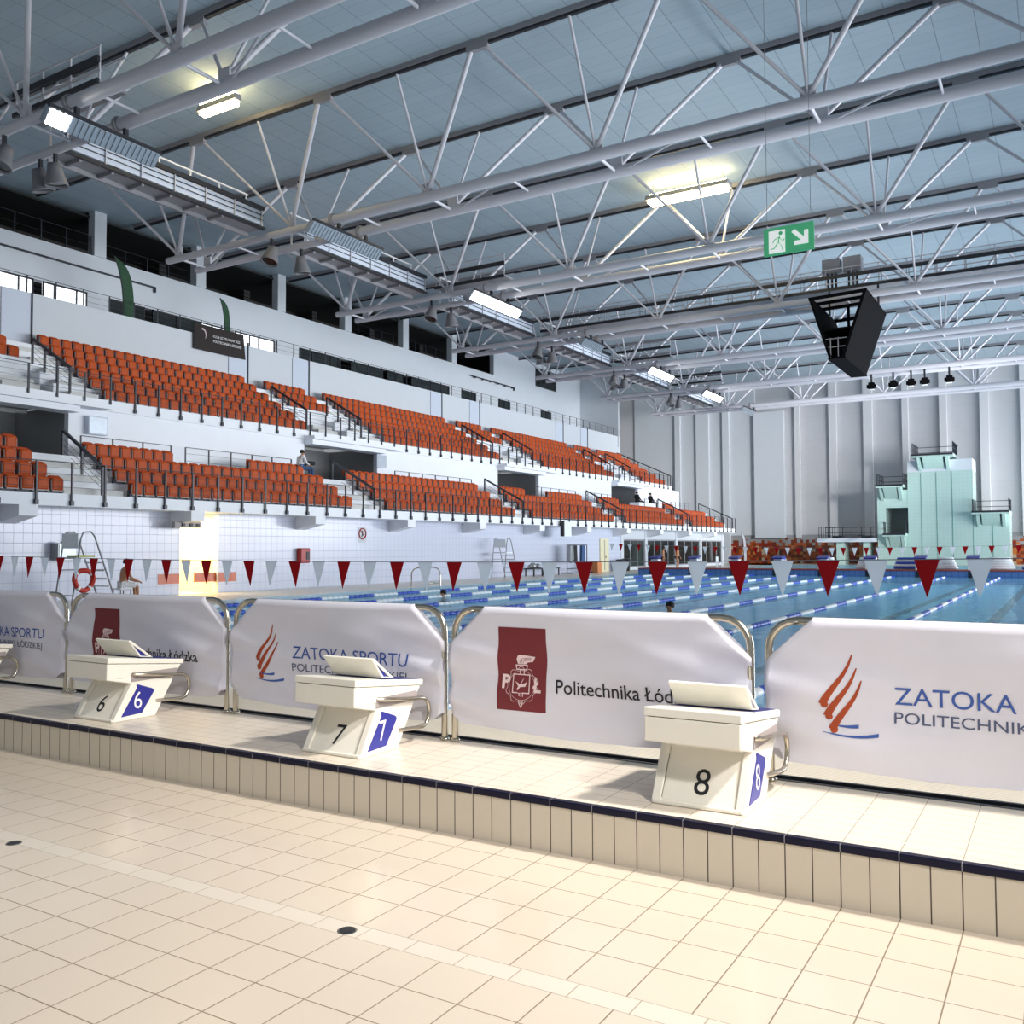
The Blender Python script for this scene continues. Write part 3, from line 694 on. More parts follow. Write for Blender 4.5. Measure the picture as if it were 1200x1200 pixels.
def slope_rail(label, p, q, n, h=.95, group='sloping stair handrails', name='stair_handrail'):
    p, q = Vector(p), Vector(q); t = thing(name, label, 'handrail', p, group)
    for i in range(n):
        a = p.lerp(q, i / (n - 1)); strut('post', a, a + Vector((0, 0, h)), .035, M['rail'], t, 'box')
    strut('handrail', p + Vector((0, 0, h)), q + Vector((0, 0, h)), .045, M['rail'], t, 'box')
    for w in (.25, .45, .65): strut('wire', p + Vector((0, 0, w)), q + Vector((0, 0, w)), .008, M['rail'], t, 'cyl6')
for i, (a, lab) in enumerate(((18.95, 'first'), (32.85, 'second'), (46.4, 'third'), (60.2, 'fourth'), (74.1, 'fifth'))):
    slope_rail(f'sloping handrail in the {lab} stair aisle of the lower tier', (-30.2, a + .6, 4.92), (-27.1, a, 3.42), 3)
slope_rail('sloping end handrail at the far end of the lower tier', (-30.2, 85.0, 4.92), (-26.9, 85.0, 3.42), 4)
for i, (a, c) in enumerate(PITS):
    lab = ['first (cut by left frame edge)', 'second', 'third', 'fourth'][i]
    slope_rail(f'near handrail of the {lab} stair pit in the upper tier', (-34.0, a + .15, 8.87), (-31.6, a + .15, 7.5), 4 if i else 5)
    slope_rail(f'far handrail of the {lab} stair pit in the upper tier', (-34.0, c + .1, 8.87), (-31.6, c + .1, 7.5), 4)
slope_rail('long sloping handrail at the far end of the upper tier', (-36.9, 81.1, 9.85), (-31.5, 81.1, 7.4), 6)

def wall_tray(y0, y1, z, label, spots):
    t = thing('cable_tray', label, 'cable tray', (-40.9, y0, z), 'dark trays on the upper wall')
    b = MB(); b.box(-40.98, -40.86, y0, y1, z, z + .07); b.box(-40.98, -40.86, y1 - .1, y1, z - .22, z); b.build('tray', M['rail'], t)
    for i in range(spots): yy = y0 + (y1 - y0) * (i + .5) / spots; b = MB(); b.box(-40.86, -40.7, yy - .08, yy + .08, z - .12, z + .02); b.build('spot', M['rail'], t)
wall_tray(20.0, 31.6, 15.45, 'long dark cable tray on the upper wall behind the green flag', 0)
wall_tray(61.5, 68.5, 15.6, 'dark track with small spotlights on the upper wall, middle distance', 6)
# ------------------------------------------------------------------ stair aisles
def aisle(y0, y1, k0, k1, upper, label):
    b = MB()
    for k in range(k0, k1):
        if upper: x = XU - .2 - TU * (k + 1); z = ZU + RU * k; b.box(x - .0, x + .43, y0, y1, z, z + RU / 2)
        else: x = XA - .1 - TX * (k + 1); z = 3.42 + RZ * k; b.box(x - .02, x + .42, y0, y1, z, z + RZ / 2)
    struct(b.build('floor_aisle_steps', M['stepwhite']))
for i, (a, c) in enumerate(((17.75, 19.95), (31.5, 33.7), (45.7, 47.3), (59.1, 61.0), (73.0, 74.5))): aisle(a, c, 0, 3, False, f'{nth(i)} pale stair aisle from the left in the lower tier')
for i, (a, c) in enumerate(((33.6, 34.8), (51.5, 52.8), (69.4, 70.6))): aisle(a, c, 2, 5, True, f'pale upper-tier steps left of the small seat block above the {nth(i+1)} stair pit')
for i, (a, c) in enumerate(((21.0, 22.2), (38.1, 39.3), (56.2, 57.3), (74.1, 75.2))): aisle(a, c, 0, 5, True, f'pale upper-tier steps along the far side of the {nth(i)} stair pit')
for i, a in enumerate((22.4, 34.3, 38.9, 52.0, 56.8, 70.0, 74.7)):
    t = thing('gate_screen', f'{nth(i)} pale gate screen from the left, set in the white parapet above the upper seats', 'screen', (-36.98, a, 9.85), 'pale gate screens in the parapet')
    b = MB(); b.box(-36.99, -36.95, a - 1.25, a, 10.2, 12.4); b.build('panel', M['screen'], t)
    strut('post', (-36.93, a + .03, 9.9), (-36.93, a + .03, 12.6), .03, M['rail'], t, 'box')
    b = MB(); b.box(-36.99, -36.9, a - 1.3, a + .05, 9.98, 10.2); b.build('sill', M['dark'], t)

# ------------------------------------------------------------------ seats
def seat_parts():
    def rrect(w, z0, z1, r, n=4):
        pts = []
        for cx, cz, a0 in ((w / 2 - r, z1 - r, 0), (-w / 2 + r, z1 - r, 90), (-w / 2 + r * .5, z0 + r * .5, 180), (w / 2 - r * .5, z0 + r * .5, 270)):
            rr = r if a0 < 180 else r * .5
            for k in range(n): a = math.radians(a0 + 90 * k / (n - 1)); pts.append((cx + rr * math.cos(a), cz + rr * math.sin(a)))
        return pts
    back = MB(); o = rrect(.43, .36, .82, .09)
    n = len(o)
    def curve(y): return -.05 + .05 * (y / .22) ** 2
    fr = [(curve(y) - .14 * (z - .36) * .6, y, z) for y, z in o]; bk = [(x - .05, y, z) for x, y, z in fr]
    back.add(fr + bk, [tuple(range(n)), tuple(range(2 * n - 1, n - 1, -1))] + [(i, (i + 1) % n, n + (i + 1) % n, n + i) for i in range(n)])
    pan = MB(); o = rrect(.37, .34, .74, .06); n = len(o)
    cen = Vector((.17, 0, .54))
    fr = [(.11 + .07 * (1 - abs(z - .54) / .3), y, z) for y, z in o]; bk = [(x - .07, y, z) for x, y, z in fr]
    inner = [(x + .025, y * .82, .54 + (z - .54) * .82) for x, y, z in fr]
    pan.add(fr + bk + inner, [tuple(range(2 * n, 3 * n)), tuple(range(2 * n - 1, n - 1, -1))] + [(i, (i + 1) % n, n + (i + 1) % n, n + i) for i in range(n)] + [(i, (i + 1) % n, 2 * n + (i + 1) % n, 2 * n + i) for i in range(n)])
    rim = MB(); o = [p for p in rrect(.445, .315, .74, .06) if p[1] < .66]; o.sort(key=lambda p: 0)
    for s in (-1, 1): rim.box(.06, .14, s * .19 - .008, s * .19 + .008, .34, .68)
    rim.box(.06, .165, -.185, .185, .31, .345)
    fr_ = MB(); fr_.box(-.06, .03, -.24, -.20, 0, .5); fr_.box(-.06, .03, .20, .24, 0, .5); fr_.box(-.05, .02, -.24, .24, .26, .31); fr_.box(-.05, .1, -.25, -.17, .28, .36); fr_.box(-.05, .1, .17, .25, .28, .36)
    for m_ in (back, pan, rim): m_.v = [(x, y, z - .23) for x, y, z in m_.v]
    fr_.v = [(x, y, max(0, z - .23)) for x, y, z in fr_.v]
    return back, pan, rim, fr_
SEAT = seat_parts()
SEAT_SPEC = (('backrest', 'orange'), ('seat_pan', 'orange2'), ('pan_rim', 'rim'), ('bracket', 'seatmetal'))
seats = []           # (x, y, z, block name, row name, index, first_is_left)
def row(x, z, y0, y1, blk, rw, fromright=False):
    n = max(1, round((y1 - y0) / .5)); st = (y1 - y0) / n
    for i in range(n):
        j = n - 1 - i if fromright else i
        seats.append((x, y0 + st * (i + .5), z, f'{nth(j)} from {"right" if fromright else "left"}, {rw}, {blk}'))
RN = ['front row', 'second row', 'third row', 'top row']
def lower(k, a, c, blk, fr=False, rn=None): row(XA - .42 - TX * k, 3.42 + RZ * k, a, c, blk, rn or RN[k], fr)
sk = (0, 0, 0, 0)
for k in range(4): lower(k, 12.3 + .6 * k, 17.65 - 0.0 * k, 'lower block at left frame edge', True)
for k in range(3): lower(k, 20.05, 31.4, 'second lower block')
lower(3, 20.05, 23.85, 'second lower block', rn='left half of top row'); lower(3, 27.7, 31.0, 'second lower block', rn='right half of top row')
for k in range(4): lower(k, 33.8, 45.5, 'third lower block')
for k in range(3): lower(k, 47.4, 59.0, 'fourth lower block')
lower(3, 48.0, 51.0, 'fourth lower block', rn='left half of top row'); lower(3, 54.0, 59.1, 'fourth lower block', rn='right half of top row')
for k in range(3): lower(k, 61.1, 72.9, 'fifth lower block')
lower(3, 61.8, 65.4, 'fifth lower block')
for k in range(3): lower(k, 74.6, 83.0, 'sixth lower block')
lower(3, 75.0, 77.0, 'sixth lower block')
UN = ['front row', 'second row', 'third row', 'fourth row', 'fifth row', 'top row']
def upper(k, a, c, blk): row(XU - .6 - TU * k, ZU + RU * k, a, c, blk, UN[k])
for k in range(6):
    upper(k, 22.3, 33.5, 'upper block under black banner'); upper(k, 39.4, 51.4, 'second big upper block'); upper(k, 57.4, 69.3, 'third big upper block'); upper(k, 75.3, 80.6, 'last upper block')
for k in range(3, 6):
    upper(k, 34.9, 37.9, 'small upper block'); upper(k, 52.9, 56.0, 'middle small upper block'); upper(k, 70.7, 73.9, 'far small upper block')
for k in range(3, 6): row(XU - .6 - TU * k, ZU + RU * k, 16.5, 20.5, 'upper block at left frame edge', UN[k], True)
def depth(s): return .856 * s[1] - .515 * s[0]
seats = [s for s in seats if s[1] > .575 * -s[0] - 1.2]
seats.sort(key=depth)
proto = None
for s in seats[:300]:
    lab = 'orange tip-up seat, ' + s[3]
    if proto is None:
        t = thing('stadium_seat', lab, 'seat', s[:3], 'orange tip-up stadium seats')
        for mb, (nm, mm) in zip(SEAT, SEAT_SPEC):
            o = mb.build(nm, M[mm]); o.parent = t
        proto = t
    else:
        t = proto.copy(); C.objects.link(t); t.location = s[:3]; t['label'] = lab
        for ch in proto.children: c = ch.copy(); C.objects.link(c); c.parent = t
b = MB()
for s in seats[300:]:
    for i, mb in enumerate(SEAT):
        b.add([(v[0] + s[0], v[1] + s[1], v[2] + s[2]) for v in mb.v], mb.f, i)
tag(b.build('stadium_seats', [M[m] for _, m in SEAT_SPEC], fix=True), 'farther rows of orange tip-up seats in the middle and far blocks of the stand', 'seats', 'orange tip-up stadium seats', 'stuff')
# ------------------------------------------------------------------ starting blocks
def sub(poly, n=3):
    return poly
def starting_block(cx, num, label):
    t = thing('starting_block', label, 'starting block', (cx, 4.61, SZ), 'ivory starting blocks on the platform')
    X0, X1 = cx - .253, cx + .253; yb, zb = 4.61, SZ
    P = lambda pts: [(yb + a, zb + c) for a, c in pts]
    b = MB()
    # slanted foot with a recessed front panel between two side flanges
    b.prism(P([(.012, 0), (.39, 0), (.53, .22), (.60, .335), (.02, .335), (-.04, .335), (.18, .275)]), 'X', X0 + .05, X1 - .05)
    for a, c in ((X0, X0 + .052), (X1 - .052, X1)): b.prism(P([(0, 0), (.395, 0), (.53, .215), (.605, .335), (-.05, .335), (.165, .285)]), 'X', a, c)
    b.box(X0 + .01, X1 - .01, yb - .004, yb + .02, zb, zb + .022)
    b.build('foot', M['block'], t, bevel=.006)
    b = MB(); b.prism(P([(-.058, .333), (.60, .333), (.645, .39), (-.055, .462)]), 'X', X0 - .008, X1 + .004); b.build('upper_body', M['block'], t, bevel=.008)
    b = MB(); b.prism(P([(-.04, .455), (.64, .385), (.645, .392), (-.045, .466)]), 'X', X0 + .01, X1 - .012); b.build('shadow_gap', M['dark'], t)
    b = MB(); b.prism(P([(-.055, .466), (.665, .392), (.672, .43), (-.05, .512)]), 'X', X0 - .012, X1 + .008); b.build('top_board', M['block'], t, bevel=.006)
    b = MB(); b.prism(P([(.25, .477), (.655, .4315), (.655, .435), (.25, .4815)]), 'X', X0 + .02, X1 - .015); b.build('grip_pad', M['deckpad'], t)
    # kick plate: a hollow wedge, high edge towards the deck
    k = thing('kick_plate', '', '', (cx, yb + .2, zb + .5)); k.parent = t; k.location = (0, .2, .5)
    for key in ('label', 'category'): del k[key]
    wx0, wx1 = X0 + .045, X1 - .03
    b = MB()
    tri = P([(.16, .622), (.182, .628), (.395, .470), (.245, .487), (.235, .497)])
    b.prism(P([(.158, .618), (.178, .626), (.392, .470), (.36, .472)]), 'X', wx0, wx1)
    b.prism(P([(.158, .618), (.176, .612), (.285, .487), (.262, .49)]), 'X', wx0, wx1)
    b.prism(P([(.262, .486), (.39, .468), (.385, .478), (.262, .496)]), 'X', wx0, wx1)
    b.build('plate_shell', M['block'], k, bevel=.003)
    b = MB(); b.prism(P([(.182, .606), (.36, .476), (.288, .488)]), 'X', wx0 + .012, wx1 - .012); b.build('side_infill', M['blue'], k)
    b = MB(); b.box(wx0 + .03, wx1 - .06, yb + .27, yb + .284, zb + .482, zb + .496); b.build('foot_strip', M['black'], k)
    # backstroke grips on both sides
    for s, xs in ((-1, X0 - .035), (1, X1 + .035)):
        pts = [(xs - s * .03, yb + .17, zb + .358), (xs, yb + .2, zb + .356), (xs, yb + .40, zb + .335), (xs, yb + .62, zb + .31)]
        for j in range(7):
            a = PI / 2 - j * PI / 6; pts.append((xs, yb + .63 + .075 * math.cos(a), zb + .21 + .098 * math.sin(a)))
        pts += [(xs, yb + .56, zb + .112), (xs - s * .04, yb + .40, zb + .118)]
        b = MB(); b.tube(pts, .0145, 10); b.build('backstroke_grip', M['chrome'], t)
        b = MB(); b.box(min(xs - s * .034, xs - s * .028), max(xs - s * .034, xs - s * .028), yb + .16, yb + .6, zb + .30, zb + .365); b.build('grip_recess', M['rim'], t)
    # blue number plates on the sides and numerals
    for s, xs in ((1, X1), (-1, X0)):
        pl = P([(.075, .032), (.265, .04), (.378, .20), (.372, .216), (.355, .226), (.225, .272), (.212, .27), (.218, .245)])
        b = MB(); b.prism(pl, 'X', xs + s * .0005, xs + s * .004); q = b.build('number_plate', M['blue'], t)
        w = .072
        fn = (lambda u, v, xs=xs: (xs + .0055, yb + .19 + u, zb + .082 + v)) if s > 0 else (lambda u, v, xs=xs: (xs - .0055, yb + .19 + .072 - u, zb + .082 + v))
        text('side_numeral', num, fn, w, M['whiteprint'], q, h=.14)
    # numeral on the slanted foot front:  foot front plane goes from (.012,0) to (.18,.275)
    sl = .168 / .275
    fn = lambda u, v: (cx - .005 + u - .03, yb + .012 + sl * (.062 + v) - .002, zb + .062 + v)
    text('front_numeral', num, fn, .082, M['black'], t, h=.125)
    if num == '8':
        b = MB(); z0, z1 = .03, .235
        b.add([(cx - .205 + dx, yb + .012 + sl * z - off, zb + z) for off in (0.002, .004) for z, dx in ((z0, 0), (z0, .006), (z1, .006), (z1, 0))], [(0, 1, 2, 3), (4, 5, 6, 7), (0, 1, 5, 4), (1, 2, 6, 5), (2, 3, 7, 6), (3, 0, 4, 7)])
        b.build('panel_slot', M['black'], t)
    return t
starting_block(-1.672, '8', 'white starting block number 8, nearest and rightmost')
starting_block(-4.175, '7', 'white starting block number 7, middle of the picture')
starting_block(-6.68, '6', 'white starting block number 6, in front of left maroon emblem')
starting_block(-9.18, '5', 'white starting block cut off by the left edge of the frame')

# ------------------------------------------------------------------ barriers and banners
YF = 5.4
def barrier(x0, x1, label):
    t = thing('crowd_barrier', label, 'barrier', ((x0 + x1) / 2, YF, SZ), 'steel tube barriers behind the blocks')
    r = .17; pts = [(x0, YF, SZ - .01), (x0, YF, 1.21 - r)]
    for j in range(1, 6): a = PI - j * PI / 10; pts.append((x0 + r + r * math.cos(a), YF, 1.21 - r + r * math.sin(a)))
    pts += [(x0 + r, YF, 1.21), (x1 - r, YF, 1.21)]
    for j in range(1, 6): a = PI / 2 - j * PI / 10; pts.append((x1 - r + r * math.cos(a), YF, 1.21 - r + r * math.sin(a)))
    pts += [(x1, YF, SZ - .01)]
    b = MB(); b.tube(pts, .024, 12); b.build('tube_frame', M['chrome'], t)
    b = MB(); b.tube([(x0, YF, .50), (x1, YF, .50)], .016, 8); b.build('lower_tube', M['chrome'], t)
    for x in (x0, x1): b = MB(); b.lathe((x, YF, SZ), [(.024, .0), (.036, .0), (.036, .012), (.025, .02)], 12); b.build('foot_ring', M['chrome'], t)
def banner_fn(x0, x1):
    W = x1 - x0
    def f(x, z):     # front surface of the cloth: gentle tension folds from the upper corners and the foot
        u = (x - x0) / W
        w = .014 * math.sin(9 * u + 5.0 * z) + .012 * math.sin(23 * (z - .4) + 3 * u) * math.exp(-6 * min(u, 1 - u)) + .007 * math.sin(17 * z - 9 * u + x0) + .009 * math.sin(31 * (u * .6 + z) + 2 * x0) * math.exp(-4 * min(u, 1 - u))
        return YF - .045 - .012 * math.sin(PI * max(0, min(1, u))) + w * max(0, min(1, (1.22 - z) / .25))
    return f
def banner(x0, x1, label, fn):
    t = thing('advertising_banner', label, 'banner', ((x0 + x1) / 2, YF, .42), 'white fabric banners over the barriers')
    W = x1 - x0; NXX, NZ = 64, 30
    def zt(x): d = min(x - x0, x1 - x); return 1.232 if d > .27 else .985 + (1.232 - .985) * max(0, d) / .27
    def zb(x): d = min(x - x0, x1 - x); return .402 + .012 * math.sin(3 * x) + (.06 * max(0, 1 - d / .12) ** 1.5 if d < .12 else 0)
    xs = sorted(set([x0 + W * i / NXX for i in range(NXX + 1)] + [x0 + .27, x1 - .27]))
    n = len(xs); b = MB(); vs = []
    for side in (0, 1):
        for x in xs:
            for j in range(NZ + 1):
                z = zb(x) + (zt(x) - zb(x)) * j / NZ; e = 1 - (1 - min(1, (zt(x) - z) / .03)) ** 2
                y = fn(x, z) if side == 0 else YF + .03
                y = YF + (y - YF) * (.35 + .65 * e); vs.append((x, y, z))
    m = NZ + 1; fs = []
    for i in range(n - 1):
        for j in range(NZ): fs.append((i * m + j, (i + 1) * m + j, (i + 1) * m + j + 1, i * m + j + 1))
    o = n * m
    for i in range(n - 1):
        for j in range(NZ): fs.append((o + i * m + j, o + i * m + j + 1, o + (i + 1) * m + j + 1, o + (i + 1) * m + j))
        fs.append((i * m + NZ, (i + 1) * m + NZ, o + (i + 1) * m + NZ, o + i * m + NZ))
    for j in range(NZ):
        fs.append((j, j + 1, o + j + 1, o + j)); fs.append(((n - 1) * m + j, o + (n - 1) * m + j, o + (n - 1) * m + j + 1, (n - 1) * m + j + 1))
    b.add(vs, fs, 0, True)
    b.build('cloth', M['fabric'], t, fix=False)
    return t
def patch(name, poly, fn, m, parent, off=.002, grid=None):   # polygon lying on the cloth
    b = MB(); b.add([(x, fn(x, z) - off, z) for x, z in poly], [tuple(range(len(poly)))]); return b.build(name, m, parent, fix=False)
def stroke(b, pts, w, fn, off):
    for i in range(len(pts) - 1):
        p, q = Vector(pts[i]), Vector(pts[i + 1]); d = (q - p).normalized(); n = Vector((-d.y, d.x)) * w / 2; p, q = p - d * w * .3, q + d * w * .3
        b.add([(v.x, fn(v.x, v.y) - off, v.y) for v in (p - n, q - n, q + n, p + n)], [(0, 1, 2, 3)])
def zatoka(x0, x1, label):
    fn = banner_fn(x0, x1); t = banner(x0, x1, label, fn)
    o = x0 + 1.515
    lay = lambda X, Z: (lambda u, v: (o + X + u, fn(o + X + u, Z + v) - .003, Z + v))
    text('blue_lettering', 'ZATOKA SPORTU', lay(-.815, .781), 1.14, M['bluetext'], t, h=.098)
    text('slate_lettering', 'POLITECHNIKI ŁÓDZKIEJ', lay(-.818, .681), 1.14, M['slatetext'], t, h=.062)
    b = MB()
    for (tx, tz), (bx, bz) in (((-1.035, 1.035), (-1.18, .756)), ((-1.011, .963), (-1.158, .690)), ((-.983, .898), (-1.13, .620))):
        L = []; Rr = []
        for j in range(11):
            s = j / 10; px = tx + (bx - tx) * s + .012 * math.sin(PI * s * 1.6); pz = tz + (bz - tz) * s; w = .003 + .017 * s ** .9
            L.append((o + px - w, pz + w * .4)); Rr.append((o + px + w, pz - w * .4))
        b.add([(x, fn(x, z) - .003, z) for x, z in L + Rr], [(i, i + 1, 12 + i, 11 + i) for i in range(10)])
        c = (o + bx, bz); q = [(c[0] + .021 * math.cos(a * PI / 6), c[1] + .019 * math.sin(a * PI / 6)) for a in range(12)]
        b.add([(x, fn(x, z) - .0035, z) for x, z in q], [tuple(range(12))])
    b.build('flame_emblem', M['flame'], t, fix=False)
    b = MB()
    for (xa, za), (xb, zb_), dip in (((-1.155, .650), (-1.0, .654), .012), ((-1.192, .604), (-.897, .624), .026)):
        L = []; U = []
        for j in range(11):
            s = j / 10; px = xa + (xb - xa) * s; pz = za + (zb_ - za) * s - dip * math.sin(PI * s * .8); w = .0015 + .0085 * s
            L.append((o + px, pz - w)); U.append((o + px, pz + w))
        b.add([(x, fn(x, z) - .003, z) for x, z in L + U], [(i, i + 1, 12 + i, 11 + i) for i in range(10)])
    b.build('wave_emblem', M['bluetext'], t, fix=False)
def politechnika(x0, x1, label):
    fn = banner_fn(x0, x1); t = banner(x0, x1, label, fn)
    a, c, z0, z1 = x0 + .405, x0 + .776, .548, 1.10
    b = MB(); vs = []; nx, nz = 16, 20
    for i in range(nx + 1):
        for j in range(nz + 1): x = a + (c - a) * i / nx; z = z0 + (z1 - z0) * j / nz; vs.append((x, fn(x, z) - .002, z))
    b.add(vs, [(i * (nz + 1) + j, (i + 1) * (nz + 1) + j, (i + 1) * (nz + 1) + j + 1, i * (nz + 1) + j + 1) for i in range(nx) for j in range(nz)], 0, True)
    q = b.build('maroon_panel', M['maroon'], t, fix=False)
    text('black_lettering', 'Politechnika Łódzka', lambda u, v: (x0 + .848 + u, fn(x0 + .848 + u, .683 + v) - .003, .683 + v), .98, M['blacktext'], t, h=.094, bold=.006)
    m = M['pinkline']; s = (c - a) / 440; X = lambda px: a + (px - 400) * s; Z = lambda py: z1 - (py - 275) * s * 1.04 * .70
    k = (z1 - z0) / 780; Z = lambda py: z1 - (py - 275) * k
    g = MB(); cx, cz, R = X(622), Z(815), .108
    for j in range(40):                       # toothed ring
        a0 = 2 * PI * j / 40; a1 = 2 * PI * (j + 1) / 40; r0 = R * (1.0 if j % 4 < 2 else 1.13); r1 = R * (1.0 if (j + 1) % 4 < 2 else 1.13)
        stroke(g, [(cx + r0 * math.cos(a0), cz + r0 * math.sin(a0)), (cx + r1 * math.cos(a1), cz + r1 * math.sin(a1))], .0028, fn, .0032)
    for j in range(32): a0 = 2 * PI * j / 32; a1 = 2 * PI * (j + 1) / 32; stroke(g, [(cx + .9 * R * math.cos(a0), cz + .9 * R * math.sin(a0)), (cx + .9 * R * math.cos(a1), cz + .9 * R * math.sin(a1))], .002, fn, .0032)
    g.build('gear_ring', m, q, fix=False)
    g = MB()
    shield = [(X(545), Z(715)), (X(692), Z(715)), (X(692), Z(885)), (X(545), Z(885))]
    xa, xb, za, zb = X(545), X(692), Z(885), Z(715)
    g.add([(xa + (xb - xa) * i / 8, fn(xa + (xb - xa) * i / 8, za + (zb - za) * j / 8) - .0036, za + (zb - za) * j / 8) for i in range(9) for j in range(9)], [(i * 9 + j, (i + 1) * 9 + j, (i + 1) * 9 + j + 1, i * 9 + j + 1) for i in range(8) for j in range(8)])
    g.build('shield_field', M['maroon'], q, fix=False)
    g = MB(); stroke(g, shield + shield[:1], .007, fn, .004)
    fl = [(X(585), Z(618)), (X(570), Z(575)), (X(580), Z(540)), (X(610), Z(530)), (X(735), Z(545)), (X(715), Z(592)), (X(670), Z(600)), (X(655), Z(618))]
    g.add([(x, fn(x, z) - .004, z) for x, z in fl], [tuple(range(8))])
    cup = [(X(568), Z(628)), (X(668), Z(628)), (X(662), Z(668)), (X(574), Z(668))]; stroke(g, cup + cup[:1], .007, fn, .004)
    for px in (605, 640): stroke(g, [(X(px), Z(670)), (X(px), Z(715))], .006, fn, .004)
    stroke(g, [(X(605), Z(887)), (X(605), Z(980)), (X(621), Z(1020)), (X(637), Z(980)), (X(637), Z(887))], .006, fn, .004)
    stroke(g, [(X(621), Z(890)), (X(621), Z(985))], .003, fn, .004)
    boat = [(X(562), Z(780)), (X(600), Z(805)), (X(640), Z(800)), (X(668), Z(780)), (X(655), Z(825)), (X(610), Z(832)), (X(590), Z(862)), (X(580), Z(855)), (X(592), Z(825))]
    g.add([(x, fn(x, z) - .0052, z) for x, z in boat], [tuple(range(9))])
    stroke(g, [(X(612), Z(805)), (X(635), Z(755))], .004, fn, .0052)
    g.build('torch_emblem', m, q, fix=False)
    g = MB()
    for o_ in (0, 14, 28): stroke(g, [(X(600 + o_), Z(612)), (X(603 + o_), Z(580 + o_ * .5)), (X(630 + o_), Z(562 + o_ * .6)), (X(700), Z(556 + o_ * .8))], .0028, fn, .0048)
    g.build('flame_lines', M['maroon'], q, fix=False)
    for ch, px, py in (('P', 445, 848), ('Ł', 722, 870)):
        text('emblem_letter', ch, (lambda u, v, px=px, py=py: (X(px) + u, fn(X(px) + u, Z(py) + v) - .0042, Z(py) + v)), 72 * s, m, q, h=.092, bold=.03)
BX = [-12.58, -10.36, -8.15, -5.935, -3.735, -1.515, .70]
BL_ = [('z', 'leftmost white banner, cut by frame edge, ending SPORTU'), ('p', 'white banner with maroon emblem behind starting block 6'), ('z', 'white banner lettered ZATOKA SPORTU behind starting block 7'),
       ('p', 'white banner with maroon emblem left of starting block 8'), ('z', 'rightmost white banner with flame emblem, right of starting block 8')]
for i, (kk, lab) in enumerate(BL_):
    x0 = BX[i + 1]; x1 = x0 + 2.135
    barrier(x0 + .012, x1 - .012, f'steel tube barrier carrying the {lab}'.replace(', cut by frame edge, ending SPORTU', ' at the frame edge').replace(', right of starting block 8', ''))
    (zatoka if kk == 'z' else politechnika)(x0, x1, lab)

# ------------------------------------------------------------------ floor drains
for x, y, lab in ((-2.68, 3.07, 'small dark round floor drain near the bottom centre'), (-5.08, 3.03, 'small dark round floor drain at the left frame edge')):
    t = thing('floor_drain', lab, 'drain', (x, y, 0), 'round floor drains')
    b = MB(); b.lathe((x, y, 0), [(.001, .002), (.032, .002), (.036, .001)], 20); b.build('grate', M['dark'], t)
    b = MB(); b.lathe((x, y, 0), [(.034, .0005), (.038, .003), (.043, .0005)], 20); b.build('rim', M['chrome'], t)

# ------------------------------------------------------------------ pennant lines
def pennants(y, z0, sag, x0, x1, step, w, h, label, start=0, tilt=0.0):
    t = thing('pennant_line', label, 'pennants', (x0, y, z0), 'red and white pennant lines across the pool')
    n = int((x1 - x0) / step); f = lambda x: z0 + tilt * (x - x0) - sag * 4 * ((x - x0) / (x1 - x0)) * (1 - (x - x0) / (x1 - x0))
    b = MB(); b.tube([(x0 + (x1 - x0) * i / 40, y, f(x0 + (x1 - x0) * i / 40)) for i in range(41)], .006, 6); b.build('cord', M['rope'], t)
    for i in range(n):
        x = x0 + step * (i + .5); z = f(x); m = M['redflag'] if (i + start) % 2 == 0 else M['whiteflag']
        tw = random.uniform(-.02, .02)
        p = MB(); p.add([(x - w / 2, y + .004, f(x - w / 2)), (x + w / 2, y + .004, f(x + w / 2)), (x + tw, y + .004 + tw, z - h), (x - w / 2, y - .004, f(x - w / 2)), (x + w / 2, y - .004, f(x + w / 2)), (x + tw, y - .004 + tw, z - h)],
                        [(0, 1, 2), (5, 4, 3), (0, 3, 4, 1), (1, 4, 5, 2), (2, 5, 3, 0)]); p.build('pennant', m, t)
    return t
pennants(11.0, 1.60, .16, -22.5, 4.5, .523, .26, .42, 'large red and white pennants strung across the near end of the pool', 0)
pennants(48.0, 1.9, .3, -22.5, 4.5, .55, .26, .4, 'small distant red and white pennants in front of the diving tower', 1)

# ------------------------------------------------------------------ lane ropes
for k in range(10):
    x = -2.91 - 2.5 * k + 2.5
    if x < -22.8: continue
    b = MB(); y = 7.2 + .3 * (k % 3); i = 0
    b.tube([(x, 6.5, .04), (x, 52.55, .04)], .02, 6, 1)
    while y < 52.2:
        for j in range(5):
            yy = y + j * .26; b.tube([(x, yy, .055), (x, yy + .05, .055), (x, yy + .2, .055), (x, yy + .25, .055)], .06, 8, i % 2, rr=[.04, .06, .06, .04])
        y += 1.3; i += 1
    lab = ['lane rope nearest the right edge, running to the bulkhead', 'second lane rope from the right', 'third lane rope from the right', 'fourth lane rope from the right', 'fifth lane rope from the right',
           'sixth lane rope from the right', 'seventh lane rope from the right', 'eighth lane rope from the right', 'lane rope farthest left, beside the pool ladder', 'lane rope'][k]
    tag(b.build('lane_rope', [M['poolblue'], M['poolwhite']]), 'blue and white ' + lab, 'lane rope', 'blue and white lane ropes')

